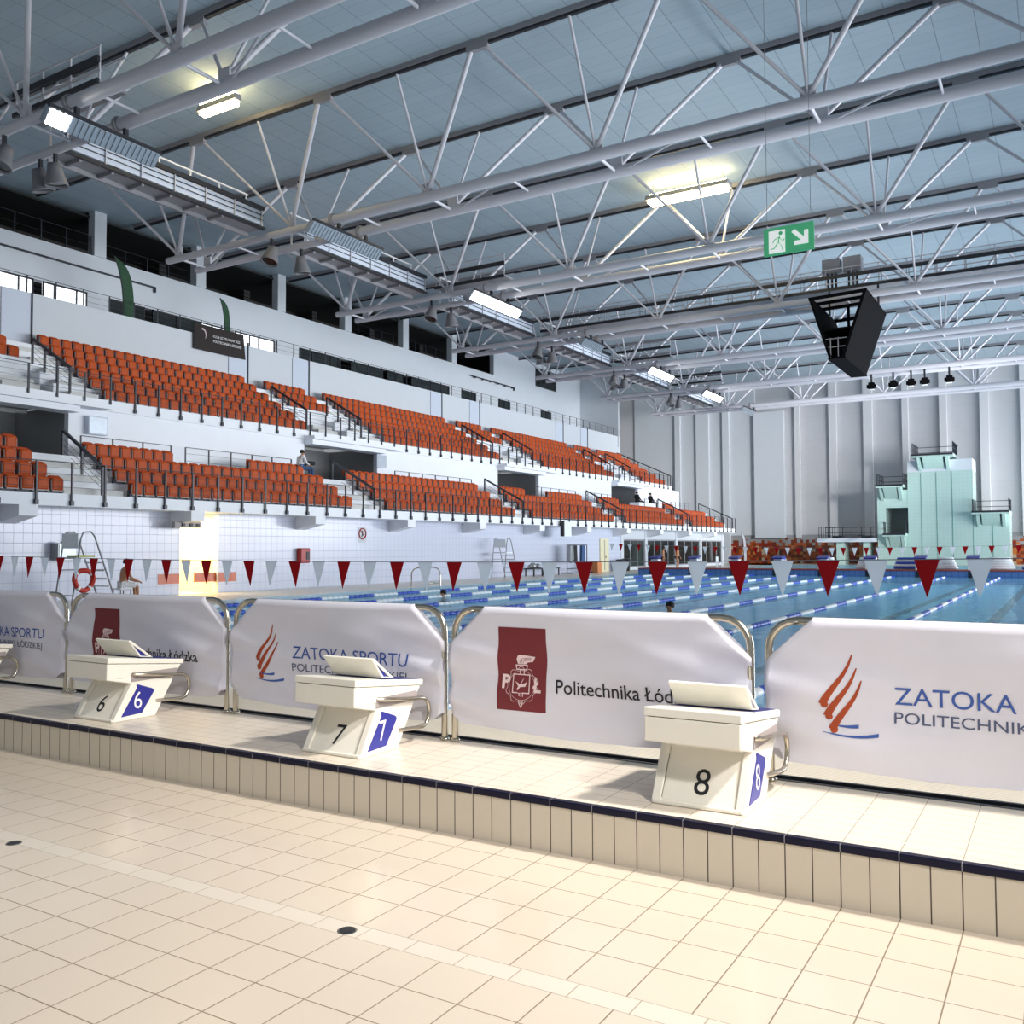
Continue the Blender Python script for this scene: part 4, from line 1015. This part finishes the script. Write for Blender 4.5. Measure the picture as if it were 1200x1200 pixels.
# ------------------------------------------------------------------ bulkhead
t = thing('bulkhead', 'blue tiled floating bulkhead across the far end of the lanes', 'bulkhead', (-9, 53.2, 0))
b = MB(); b.box(-22.6, 4.4, 52.6, 54.2, -.28, .36); b.build('body', M['bulk'], t)
b = MB(); b.box(-22.6, 4.4, 52.55, 54.25, .36, .42); b.build('walking_surface', M['reddeck'], t)
for k in range(8): xx = -4.16 - 2.5 * k; b = MB(); b.box(xx - .2, xx + .2, 52.57, 52.6, -.2, .36); b.build('lane_target', M['lane'], t)
BN = ['rightmost', 'second from the right', 'third from the right', 'fourth from the right', 'fifth from the right', 'sixth from the right', 'seventh from the right', 'leftmost']
for k in range(8):
    xx = -4.16 - 2.5 * k
    t = thing('far_starting_block', f'small blue and white starting block on the bulkhead, {BN[k]}', 'starting block', (xx, 53, .42), 'small starting blocks on the bulkhead')
    b = MB(); b.prism([(52.75, .42), (53.35, .42), (53.45, .95), (52.9, .95)], 'X', xx - .22, xx + .22); b.build('foot', M['poolwhite'], t)
    b = MB(); b.prism([(52.7, .97), (53.5, 1.12), (53.5, 1.2), (52.7, 1.05)], 'X', xx - .3, xx + .3); b.build('top_board', M['blue'], t)
# rolled-up lane ropes and white gear lying on the bulkhead
rolls = [(-14.2, .5, 'blue'), (-11.6, .6, 'white'), (-9.4, .7, 'white'), (-7.3, .9, 'blue'), (-5.5, .6, 'white'), (-3.0, .8, 'white'), (-1.4, .6, 'blue')]
for i, (x, r, cc) in enumerate(rolls):
    b = MB(); 
    for j in range(5): b.tube([(x + (r * .85 - .05 * j) * math.cos(a * PI / 8), 53.82 + (.3 - .03 * j) * math.sin(a * PI / 8), .51 + .12 * j) for a in range(17)], .08, 6, j % 2 if cc == 'blue' else 1)
    tag(b.build('coiled_lane_rope', [M['poolblue'], M['poolwhite']]), f'{cc} coiled lane rope lying on the bulkhead, {nth(i)} from the left', 'lane rope', 'coiled ropes on the bulkhead')

# ------------------------------------------------------------------ diving tower and springboards
t = thing('diving_tower', 'pale teal tiled diving tower with three stepped platforms', 'diving tower', (-9, 90, 0))
b = MB(); b.box(-12.1, -6.85, 89, 92.5, 0, 8.3, 0); b.box(-12.1, -6.85, 89, 92.5, 8.3, 9.3, 1); b.build('main_wall', [M['teal'], M['white']], t)
b = MB(); b.prism([(-6.85, 0), (-4.1, 0), (-4.1, 4.45), (-6.85, 4.45)], 'Y', 89.02, 92.5); b.build('right_wall', M['teal'], t)
b = MB(); b.box(-14.7, -14.0, 89.02, 92.5, 0, 6.75); b.box(-14.0, -12.1, 89.02, 92.5, 0, 2.8); b.box(-14.0, -12.1, 89.02, 92.5, 5.16, 6.75); b.build('left_wall', M['teal'], t)
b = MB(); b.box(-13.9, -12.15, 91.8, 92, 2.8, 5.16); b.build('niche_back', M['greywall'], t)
for x in (-11.0, -9.75, -8.5): b = MB(); b.box(x - .03, x + .03, 88.98, 89.0, .3, 8.2); b.build('joint_strip', M['tealdark'], t)
for x in (-6.9, -5.4): b = MB(); b.box(x - .03, x + .03, 88.99, 89.02, .3, 4.3); b.build('joint_strip', M['tealdark'], t)
def platform(x0, x1, z, yf, nm):
    p = MB(); p.box(x0, x1, yf, 92.2, z - .28, z - .02); p.box(x0 - .0, x1, yf - .06, yf, z - .16, z, 1); p.box(x0, x1, yf, 92.2, z - .02, z, 1); o = p.build('platform_slab', [M['teal'], M['dark']], t)
    p = MB(); p.prism([(yf + .12, z - .28), (89.05, z - .28), (89.05, z - 1.25)], 'X', x0 + (x1 - x0) * .26, x1 - (x1 - x0) * .26); p.build('platform_soffit', M['teal'], t)
    for xx in (x0 + (x1 - x0) * .16, x1 - (x1 - x0) * .16):
        p = MB(); p.prism([(yf + .3, z - .28), (89.05, z - .28), (89.05, z - 1.45)], 'X', xx - .13, xx + .13); p.build('platform_bracket', M['teal'], t)
    for xs in (x0 + .05, x1 - .05):
        for i in range(6): yy = yf + .5 + i * .7; strut('railing_post', (xs, yy, z), (xs, yy, z + 1.0), .03, M['rail'], t, 'box')
        for dz in (.5, 1.0): strut('railing_bar', (xs, yf + .5, z + dz), (xs, 92.1, z + dz), .025, M['rail'], t, 'box')
    for dz in (.5, 1.0): strut('railing_bar', (x0, 92.1, z + dz), (x1, 92.1, z + dz), .025, M['rail'], t, 'box')
platform(-11.55, -8.2, 9.75, 87.3, '10')
platform(-14.6, -12.3, 7.2, 87.6, '7')
platform(-6.9, -4.05, 4.68, 87.6, '5')
platform(-14.1, -12.2, 2.85, 87.8, '3')
t = thing('springboard_stand', 'low white springboard stand left of the diving tower', 'springboard', (-17.3, 89.5, 0))
b = MB(); b.box(-19.9, -14.75, 88.2, 91.5, 2.1, 2.45); b.build('deck_slab', M['white'], t)
for x0, x1 in ((-18.3, -17.6), (-15.95, -15.4)): b = MB(); b.box(x0, x1, 88.8, 91.0, 0, 2.1); b.build('pier', M['teal'], t)
for x in (-18.2, -15.6): b = MB(); b.box(x - .28, x + .28, 86.2, 91, 2.62, 2.68); b.box(x - .4, x + .4, 88.4, 89.2, 2.45, 2.7, 1); b.build('springboard', [M['dark'], M['dark']], t)
for i in range(8): strut('railing_post', (-19.8 + .2 * i, 88.6, 2.45), (-19.8 + .2 * i, 88.6, 3.5), .025, M['rail'], t, 'box')
for i in range(5): strut('railing_post', (-18.2 + .85 * i, 91.2, 2.45), (-18.2 + .85 * i, 91.2, 3.5), .025, M['rail'], t, 'box')
for z in (3.0, 3.5): strut('railing_bar', (-19.8, 91.2, z), (-14.8, 91.2, z), .025, M['rail'], t, 'box')
strut('railing_bar', (-19.8, 88.6, 3.5), (-18.2, 88.6, 3.5), .025, M['rail'], t, 'box')

# ------------------------------------------------------------------ poolside furniture
def guard_chair(x, y, label, s=1.0, flip=1):
    t = thing('lifeguard_chair', label, 'lifeguard chair', (x, y, 0), 'tall tubular lifeguard chairs')
    m = M['steel2']
    for dx in (-.42, .42):
        b = MB(); b.tube([(x + dx, y - .55, 0), (x + dx, y - .28, 2.0), (x + dx, y - .2, 2.18), (x + dx, y + .05, 2.2), (x + dx, y + .18, 2.05), (x + dx, y + .95, 0)], .024, 8); b.build('side_frame', m, t)
        strut('brace', (x + dx, y - .42, 1.05), (x + dx, y + .55, 1.05), .018, m, t)
    b = MB(); b.box(x - .42, x + .42, y - .42, y + .32, 1.38, 1.44); b.build('seat', M['poolwhite'], t)
    b = MB(); b.box(x - .4, x + .4, y - .36, y - .32, 1.7, 2.15); b.build('backrest', M['poolwhite'], t)
    for i in range(5):
        z = .28 + .24 * i; b = MB(); yy = y + .95 - (z / 2.05) * .77; b.box(x - .42, x + .42, yy - .07, yy + .05, z, z + .035); b.build('rung', M['poolwhite'], t)
    strut('cross_bar', (x - .42, y - .5, .3), (x + .42, y - .5, .3), .018, m, t)
    return t
guard_chair(-25.6, 17.2, 'tall white lifeguard chair near the left edge beside the lifebuoy')
b = MB(); b.box(-25.95, -25.3, 16.95, 17.5, 1.442, 1.50)
tag(b.build('towel', M['yellow'], bevel=.03), 'yellow towel draped on the left lifeguard chair seat', 'towel')
guard_chair(-27.0, 43.9, 'distant lifeguard chair against the wall right of the fire cabinet')
t = thing('lifebuoy', 'red lifebuoy with white bands hanging on the left lifeguard chair', 'lifebuoy', (-25.15, 17.0, .72))
def ring(b, c, R, r, a0, a1, n, mi=0):
    b.tube([(c[0] + .05 * math.sin(2 * a), c[1] + R * math.cos(a), c[2] + R * math.sin(a)) for a in (a0 + (a1 - a0) * i / n for i in range(n + 1))], r, 8, mi)
b = MB(); ring(b, (-25.13, 17.0, .74), .30, .075, 0, 2 * PI, 28); b.build('ring', M['lifering'], t)
b = MB()
for k in range(4): a = PI / 4 + k * PI / 2; ring(b, (-25.13, 17.0, .74), .30, .08, a - .12, a + .12, 3)
b.build('band', M['poolwhite'], t)
t = thing('wall_cabinet', 'grey steel cabinet mounted on the tiled wall, left', 'cabinet', (-27.8, 18.2, 1.6))
b = MB(); b.box(-28, -27.6, 17.75, 18.4, 1.32, 1.88); b.build('body', M['cabinet'], t, bevel=.015)
b = MB(); b.box(-27.6, -27.58, 17.79, 18.36, 1.36, 1.84); b.build('door', M['galv'], t)
b = MB(); b.box(-27.7, -27.55, 17.9, 18.1, 1.88, 1.93); b.build('lid_clip', M['dark'], t)
t = thing('fire_cabinet', 'red fire hose cabinet on the white tiled wall', 'fire cabinet', (-27.9, 29.05, 1.4))
b = MB(); b.box(-28, -27.72, 28.8, 29.35, 1.06, 1.70); b.build('body', M['hose'], t, bevel=.04)
b = MB(); b.box(-27.72, -27.70, 29.1, 29.28, 1.2, 1.55); b.build('door_window', M['dark'], t)
t = thing('prohibition_sign', 'round red prohibition sign on the white tiled wall', 'sign', (-27.98, 33.05, 2.33))
b = MB(); b.box(-28, -27.98, 32.75, 33.35, 1.95, 2.65); b.build('plate', M['white'], t)
b = MB(); b.tube([(-27.97, 33.05 + .24 * math.cos(a * PI / 12), 2.36 + .24 * math.sin(a * PI / 12)) for a in range(25)], .03, 6); b.tube([(-27.97, 32.88, 2.53), (-27.97, 33.22, 2.19)], .02, 6); b.build('red_ring', M['hose'], t)
b = MB(); b.tube([(-27.97, 33.02, 2.5), (-27.97, 33.06, 2.36), (-27.97, 32.98, 2.22)], .022, 6); b.build('figure_symbol', M['black'], t)
t = thing('pool_ladder', 'curved steel pool ladder at the left pool edge', 'ladder', (-23.2, 31.8, 0))
for y in (31.55, 32.55):
    b = MB(); b.tube([(-24.0, y, 0), (-24.0, y, .55)] + [(-23.6 + .4 * math.cos(a), y, .55 + .3 * math.sin(a)) for a in (PI - PI * i / 8 for i in range(9))] + [(-23.2, y, -.2)], .025, 8); b.build('grab_rail', M['chrome'], t)
for z in (-.02, .18): strut('tread', (-23.2, 31.55, z), (-23.2, 32.55, z), .03, M['chrome'], t)
t = thing('equipment_trolley', 'dark trolley bench with grey bags by the wall', 'trolley', (-27, 49, 0))
b = MB(); b.box(-27.5, -26.8, 47.0, 50.3, .42, .47); b.build('shelf', M['dark'], t)
for y in (47.1, 48.1, 49.2, 50.2): strut('leg', (-26.85, y, 0), (-26.85, y, .45), .03, M['dark'], t, 'box'); strut('leg', (-27.4, y, 0), (-27.4, y, .45), .03, M['dark'], t, 'box')
for i, (y, s) in enumerate(((47.4, .22), (48.0, .18), (47.1, .15))):
    b = MB(); b.lathe((-27.1, y, .47), [(.001, 0), (s, .02), (s * 1.1, s * .8), (s * .6, s * 1.4), (.001, s * 1.5)], 9); tag(b.build('bag', M['cabinet']), f'{("left", "right", "small")[i]} grey bag on the trolley bench by the wall', 'bag', 'bags on the trolley')
t = thing('clothes_rack', 'dark clothes rack against the white wall, before the cream door', 'rack', (-27, 52.5, 0))
for y in (51.6, 54.4):
    strut('upright', (-27, y, .1), (-27, y, 1.85), .03, M['dark'], t)
    strut('foot', (-27.4, y, .08), (-26.6, y, .08), .04, M['dark'], t)
strut('hanging_bar', (-27, 51.6, 1.85), (-27, 54.4, 1.85), .025, M['dark'], t); strut('lower_bar', (-27, 51.6, .35), (-27, 54.4, .35), .025, M['dark'], t)
for i, (y, m, lab) in enumerate(((52.7, 'darkcloth', 'black jacket on the clothes rack'), (53.75, 'jeans', 'pale blue towel on the clothes rack'), (52.1, 'cabinet', 'grey towel on the clothes rack'))):
    b = MB(); b.prism([(y - .2, 1.82), (y + .2, 1.82), (y + .27, .75 + .1 * i), (y + .02, .7), (y - .24, .8)], 'X', -27.06 - .03 * i, -26.94 + .03 * i); tag(b.build('jacket' if i == 0 else 'towel', M[m], bevel=.02), lab, 'clothing', 'things hung on the rack')
b = MB(); b.box(-26.9, -26.4, 54.8, 55.4, 0, .78); tag(b.build('bin', M['orangebox'], bevel=.03), 'orange box on the deck before the cream door', 'box')
for i, (y, z1) in enumerate(((60.4, .75), (61.3, .8))):
    t = thing('waste_bin', f'{("left", "right")[i]} of two black bins beside the glazed front', 'bin', (-27.3, y, 0), 'black bins'); b = MB(); b.lathe((-27.3, y, 0), [(.001, 0), (.28, 0), (.34, z1), (.3, z1), (.28, .1)], 12); b.build('tub', M['dark'], t)
    b = MB(); b.lathe((-27.3, y, z1), [(.36, 0), (.36, .04), (.2, .1), (.001, .1)], 12); b.build('lid', M['dark'], t)
t = thing('hanging_display', 'narrow white display board hanging from the lower tier edge', 'display', (-26.78, 50.9, 2.9))
b = MB(); b.box(-26.71, -26.63, 50.35, 51.5, 2.38, 3.3); b.build('board', M['poolwhite'], t); b = MB(); b.box(-26.72, -26.5, 50.2, 50.34, 2.38, 3.35); b.build('side_panel', M['dark'], t)
t = thing('emergency_light_bar', 'pale bar with three dark spotlights below the lit passage beam', 'light', (-27.4, 22.6, 2.5))
b = MB(); b.box(-27.5, -27.35, 22.05, 23.25, 2.44, 2.66); b.build('bar', M['rim'], t)
for y in (22.4, 22.75, 23.05): b = MB(); b.box(-27.35, -27.3, y - .06, y + .06, 2.5, 2.6); b.build('spot', M['dark'], t)
strut('suspension', (-27.45, 22.6, 2.64), (-27.45, 22.6, 2.75), .02, M['dark'], t)
for i, (y, z, lab) in enumerate(((22.35, 6.3, 'grey loudspeaker box on the white wall right of first opening'), (39.2, 6.3, 'grey loudspeaker box on the white wall right of second opening'))):
    t = thing('wall_box', lab, 'wall box', (-31.4, y - .6, z), 'grey boxes on the tier wall'); b = MB(); b.box(-31.5, -31.25, y - 1.1, y - .3, 5.9 + .1, 6.7); b.build('body', M['screen'], t, bevel=.02); b = MB(); b.box(-31.25, -31.235, y - 1.05, y - .35, 6.05, 6.65); b.build('front_panel', M['galv'], t)
t = thing('gallery_banner', 'black banner with white lettering hung on the parapet', 'banner', (-36.95, 33, 11.9))
b = MB(); vs = []; A0, A1 = 30.75, 33.95
b.add([(-36.90, A0, 11.65), (-36.90, A1 + .15, 11.65), (-36.90, A1, 12.95), (-36.90, A0, 12.95), (-36.86, A0, 11.65), (-36.86, A1 + .15, 11.65), (-36.86, A1, 12.95), (-36.86, A0, 12.95)], [(3, 2, 1, 0), (4, 5, 6, 7), (0, 1, 5, 4), (1, 2, 6, 5), (2, 3, 7, 6), (3, 0, 4, 7)])
b.build('cloth', mat('black_banner_cloth', '#2a2220', .8), t)
text('lettering', 'KLUB UCZELNIANY AZS', lambda u, v: (-36.855, 31.95 + u, 12.42 + v), 1.75, M['whiteprint'], t, h=.13)
text('lettering', 'POLITECHNIKI ŁÓDZKIEJ', lambda u, v: (-36.855, 31.95 + u, 12.17 + v), 1.85, M['whiteprint'], t, h=.13)
b = MB(); b.tube([(-36.85, 31.25 + .22 * math.cos(a), 12.42 + .3 * math.sin(a)) for a in (-.6 + 2.4 * i / 10 for i in range(11))], .05, 6, rr=[.01 + .05 * i / 10 for i in range(11)]); b.build('curved_emblem', M['pinkline'], t)
def feather(x, y, z, h, w, m, lab, rot=0):
    t = thing('feather_flag', lab, 'flag', (x, y, z)); 
    c = MB(); b = MB(); n = 12; L = []; R_ = []
    for i in range(n + 1):
        s = i / n; off = w * (1 - (1 - s) ** 2.2) if s < 1 else w
        py = y - w * .9 * s ** 3; L.append((x, py, z + h * s)); R_.append((x, py + w * (1.0 if s < .7 else math.sqrt(max(0, 1 - ((s - .7) / .3) ** 2))), z + h * s))
    vs = [(v[0] + dx, v[1], v[2]) for dx in (-.015, .015) for v in L + R_]
    N = n + 1; fs = []
    for i in range(n): fs += [(i, i + 1, N + i + 1, N + i), (2 * N + i, 2 * N + N + i, 2 * N + N + i + 1, 2 * N + i + 1), (i, 2 * N + i, 2 * N + i + 1, i + 1), (N + i, N + i + 1, 3 * N + i + 1, 3 * N + i)]
    c.add(vs, fs); c.build('cloth', M[m], t); b.tube([(x, p[1] - .03, p[2]) for p in [(x, y, z - .4)] + L], .025, 6); b.build('pole', M['dark'], t)
    return t
feather(-37.6, 27.3, 12.3, 3.0, .55, 'green', 'green feather flag with pale markings, left, above the seats')
feather(-37.6, 33.35, 12.9, 1.9, .35, 'green', 'slim dark green feather flag behind the black banner')
feather(-26.4, 86.8, .4, 2.6, .75, 'whiteflag', 'white feather flag at the far end before the mosaic wall')

# ------------------------------------------------------------------ people
def person(name, label, joints, hairc='hair', cloth=(), group=None, scale=1.0, face=(0, 1)):
    """joints: dict of world points; body is one skinned surface"""
    J = {k: Vector(v) for k, v in joints.items()}
    t = thing('person', label, 'person', (J['pelvis'].x, J['pelvis'].y, min(v.z for v in J.values())), group)
    base = wloc(t)
    def skin(nm, chain, edges, rad, m, lev=2, root=0):
        me = bpy.data.meshes.new(nm); me.from_pydata([tuple(J[c] - base if isinstance(c, str) else Vector(c) - base) for c in chain], edges, []); me.materials.append(m)
        o = bpy.data.objects.new(nm, me); C.objects.link(o); o.parent = t
        md = o.modifiers.new('skin', 'SKIN'); 
        if not me.skin_vertices: me.attributes  # layer is made by the modifier
        bm = bmesh.new(); bm.from_mesh(me); ly = bm.verts.layers.skin.verify(); bm.verts.ensure_lookup_table()
        for i, v in enumerate(bm.verts): r = rad[i]; v[ly].radius = r if isinstance(r, tuple) else (r, r); v[ly].use_root = (i == root)
        bm.to_mesh(me); bm.free()
        sb = o.modifiers.new('smooth', 'SUBSURF'); sb.levels = lev; sb.render_levels = lev
        return o
    f = Vector((face[0], face[1], 0)).normalized()
    J['crown'] = J['head'] + Vector((0, 0, .10)); J['jaw'] = J['head'] + f * .03 - Vector((0, 0, .07)); J['nose'] = J['head'] + f * .115 - Vector((0, 0, .01))
    names = ['pelvis', 'waist', 'chest', 'neck', 'jaw', 'head', 'crown', 'nose']
    rad = [(.15, .12), (.13, .105), (.165, .115), .055, .07, .088, .06, .018]
    edges = [(0, 1), (1, 2), (2, 3), (3, 4), (4, 5), (5, 6), (5, 7)]
    for s in 'lr':
        n = len(names); names += [s + 'sh', s + 'el', s + 'wr', s + 'ha']; rad += [.06, .042, .03, .036]; edges += [(2, n), (n, n + 1), (n + 1, n + 2), (n + 2, n + 3)]
        n = len(names); names += [s + 'hip', s + 'kn', s + 'an', s + 'to']; rad += [.085, .06, .042, .04]; edges += [(0, n), (n, n + 1), (n + 1, n + 2), (n + 2, n + 3)]
    for s in 'lr':       # four unequal bent fingers and a thumb leaving the side of each palm
        d = (J[s + 'ha'] - J[s + 'wr']).normalized(); sd = d.cross(Vector((0, 0, 1)) if abs(d.z) < .9 else Vector((1, 0, 0))).normalized(); dn = sd.cross(d); dn = dn if dn.z < 0 else -dn
        h = names.index(s + 'ha')
        for i, L in enumerate((.062, .074, .070, .055)):
            k = f'{s}f{i}'; J[k] = J[s + 'ha'] + sd * (.022 * (i - 1.5)) + d * .035; J[k + 't'] = J[k] + d * L * .8 + dn * L * .45
            n = len(names); names += [k, k + 't']; rad += [.0095, .008]; edges += [(h, n), (n, n + 1)]
        J[s + 'th'] = J[s + 'ha'] - d * .02 - sd * .045; J[s + 'tht'] = J[s + 'th'] + d * .05 - sd * .012 + dn * .015
        n = len(names); names += [s + 'th', s + 'tht']; rad += [.011, .009]; edges += [(h, n), (n, n + 1)]
    skin('body', names, edges, rad, M['skin'])
    hb = MB(); hb.lathe(J['head'] - f * .02 + Vector((0, 0, .0)), [(.103, -.02), (.112, .03), (.105, .08), (.07, .128), (.001, .145)], 14)
    hb.build('hair', M[hairc], t)
    for nm, chain, r, m in cloth:
        ch = []; ed = []; rr = []
        for seq in chain:
            prev = None
            for it in seq:
                key = it if isinstance(it, str) else it[0]
                k2 = [i for i, c in enumerate(ch) if c == key]
                if k2: i = k2[0]
                else: ch.append(key); rr.append(r.get(key, .1)); i = len(ch) - 1
                if prev is not None and (prev, i) not in ed: ed.append((prev, i))
                prev = i
        skin(nm, ch, ed, rr, M[m], 1)
    return t
def standing(x, y, z, h=1.75, face=(1, 0), arms=.12):
    s = h / 1.75; f = Vector((face[0], face[1], 0)).normalized(); sd = Vector((-f.y, f.x, 0)); o = Vector((x, y, z))
    P = lambda a, b, c: o + sd * a * s + f * b * s + Vector((0, 0, c * s))
    d = dict(pelvis=P(0, 0, .95), waist=P(0, .01, 1.12), chest=P(0, 0, 1.32), neck=P(0, 0, 1.48), head=P(0, .03, 1.62))
    for k, q in (('l', 1), ('r', -1)):
        d[k + 'sh'] = P(q * .19, 0, 1.42); d[k + 'el'] = P(q * .25, -.03, 1.13); d[k + 'wr'] = P(q * .25, .1, .9); d[k + 'ha'] = P(q * .24, .15, .82)
        d[k + 'hip'] = P(q * .1, 0, .88); d[k + 'kn'] = P(q * .1, .04, .48); d[k + 'an'] = P(q * .11, 0, .08); d[k + 'to'] = P(q * .12, .16, .04)
    return d
def seated(x, y, z, face=(1, 0), lean=0.0, seat=.45, legs=.45):
    f = Vector((face[0], face[1], 0)).normalized(); sd = Vector((-f.y, f.x, 0)); o = Vector((x, y, z))
    P = lambda a, b, c: o + sd * a + f * b + Vector((0, 0, c))
    d = dict(pelvis=P(0, 0, seat + .1), waist=P(0, lean * .3, seat + .28), chest=P(0, lean * .7, seat + .48), neck=P(0, lean, seat + .64), head=P(0, lean + .05, seat + .78))
    for k, q in (('l', 1), ('r', -1)):
        d[k + 'sh'] = P(q * .19, lean, seat + .58); d[k + 'el'] = P(q * .26, lean + .08, seat + .32); d[k + 'wr'] = P(q * .2, lean + .3, seat + .22); d[k + 'ha'] = P(q * .17, lean + .38, seat + .19)
        d[k + 'hip'] = P(q * .1, .05, seat + .08); d[k + 'kn'] = P(q * .13, legs, seat + .08); d[k + 'an'] = P(q * .13, legs + .03, .08); d[k + 'to'] = P(q * .14, legs + .18, .04)
    return d
TROUS = [['pelvis', 'lhip', 'lkn', 'lan'], ['pelvis', 'rhip', 'rkn', 'ran']]
TR = {'pelvis': .165, 'lhip': .1, 'rhip': .1, 'lkn': .075, 'rkn': .075, 'lan': .06, 'ran': .06}
SHORT = [['pelvis', 'lhip'], ['pelvis', 'rhip']]
SHR = {'pelvis': (.165, .135), 'lhip': .115, 'rhip': .115}
SHIRT = [['pelvis', 'waist', 'chest'], ['chest', 'lsh', 'lel', 'lwr'], ['chest', 'rsh', 'rel', 'rwr']]
SR = {'pelvis': (.175, .15), 'waist': (.175, .155), 'chest': (.23, .19), 'lsh': .1, 'rsh': .1, 'lel': .06, 'rel': .06, 'lwr': .045, 'rwr': .045}
j = seated(-29.85, 30.85, 4.92, (.25, 1), .12, .36, .62)
person('person', 'person in white top and blue jeans sitting sideways on the lower tier', j, cloth=[('trousers', TROUS, TR, 'jeans'), ('shirt', SHIRT, SR, 'whitecloth')], face=(.3, 1))
b = MB(); b.box(-29.85, -29.5, 31.15, 31.55, 5.50, 5.68); tag(b.build('bag', M['darkcloth'], bevel=.05), 'dark bag on the lap of the person in jeans', 'bag')
j = seated(-29.9, 69.6, 4.92, (.5, 1), -.1, .42, .55)
person('person', 'left of two dark-clothed people sitting by the fourth stair opening', j, cloth=[('trousers', TROUS, TR, 'darkcloth'), ('jacket', SHIRT, SR, 'darkcloth')], face=(.5, 1))
j = seated(-29.8, 72.2, 4.92, (.6, 1), -.1, .42, .5)
person('person', 'right of two dark-clothed people sitting by the fourth stair opening', j, cloth=[('trousers', TROUS, TR, 'darkcloth'), ('jacket', SHIRT, SR, 'darkcloth')], face=(.6, 1))
t = thing('stool', 'low white stool under the bare-backed person by the lifeguard chair', 'stool', (-25.4, 18.5, 0))
b = MB(); b.box(-25.62, -25.18, 18.28, 18.72, .42, .46); b.build('seat', M['poolwhite'], t, bevel=.01)
for dx in (-.18, .18):
    for dy in (-.18, .18): strut('leg', (-25.4 + dx, 18.5 + dy, 0), (-25.4 + dx, 18.5 + dy, .43), .02, M['steel2'], t)
j = seated(-25.4, 18.5, 0, (.3, 1), .1, .46, .42)
person('person', 'bare-chested person in white shorts sitting beside the left lifeguard chair', j, cloth=[('shorts', [['pelvis', 'lhip', 'lkn'], ['pelvis', 'rhip', 'rkn']], {'pelvis': (.17, .14), 'lhip': .12, 'rhip': .12, 'lkn': .085, 'rkn': .085}, 'whitecloth')], face=(.3, 1))
person('person', 'left of two bare-chested swimmers standing on the far deck in dark trunks', standing(-26.3, 66.0, 0, 1.72, (1, .4)), cloth=[('trunks', SHORT, SHR, 'darkcloth')], face=(1, .4))
person('person', 'right of two bare-chested swimmers standing on the far deck in dark trunks', standing(-25.9, 67.9, 0, 1.8, (1, -.2)), cloth=[('trunks', SHORT, SHR, 'darkcloth')], face=(1, -.2))
person('person', 'swimmer with dark hair in the water behind the large maroon banner', standing(-8.55, 21.9, -1.43, 1.72, (0, -1)), cloth=[('trunks', SHORT, SHR, 'darkcloth')], face=(0, -1))
person('person', 'swimmer in the water below the pool ladder on the left', standing(-17.9, 25.3, -1.45, 1.72, (0, -1)), cloth=[('trunks', SHORT, SHR, 'darkcloth')], face=(0, -1))
for i, (x, y) in enumerate(((-25.0, 70.5), (-24.2, 73))):
    t = thing('plastic_chair', f'{("left", "right")[i]} white plastic chair on the far deck', 'chair', (x, y, 0), 'white plastic chairs')
    b = MB(); b.box(x - .25, x + .25, y - .25, y + .25, .42, .46); b.build('seat', M['poolwhite'], t); b = MB(); b.box(x - .27, x - .22, y - .25, y + .25, .46, .9); b.build('backrest', M['poolwhite'], t)
    for dx in (-.2, .2):
        for dy in (-.2, .2): strut('leg', (x + dx, y + dy, 0), (x + dx, y + dy, .43), .025, M['poolwhite'], t, 'box')
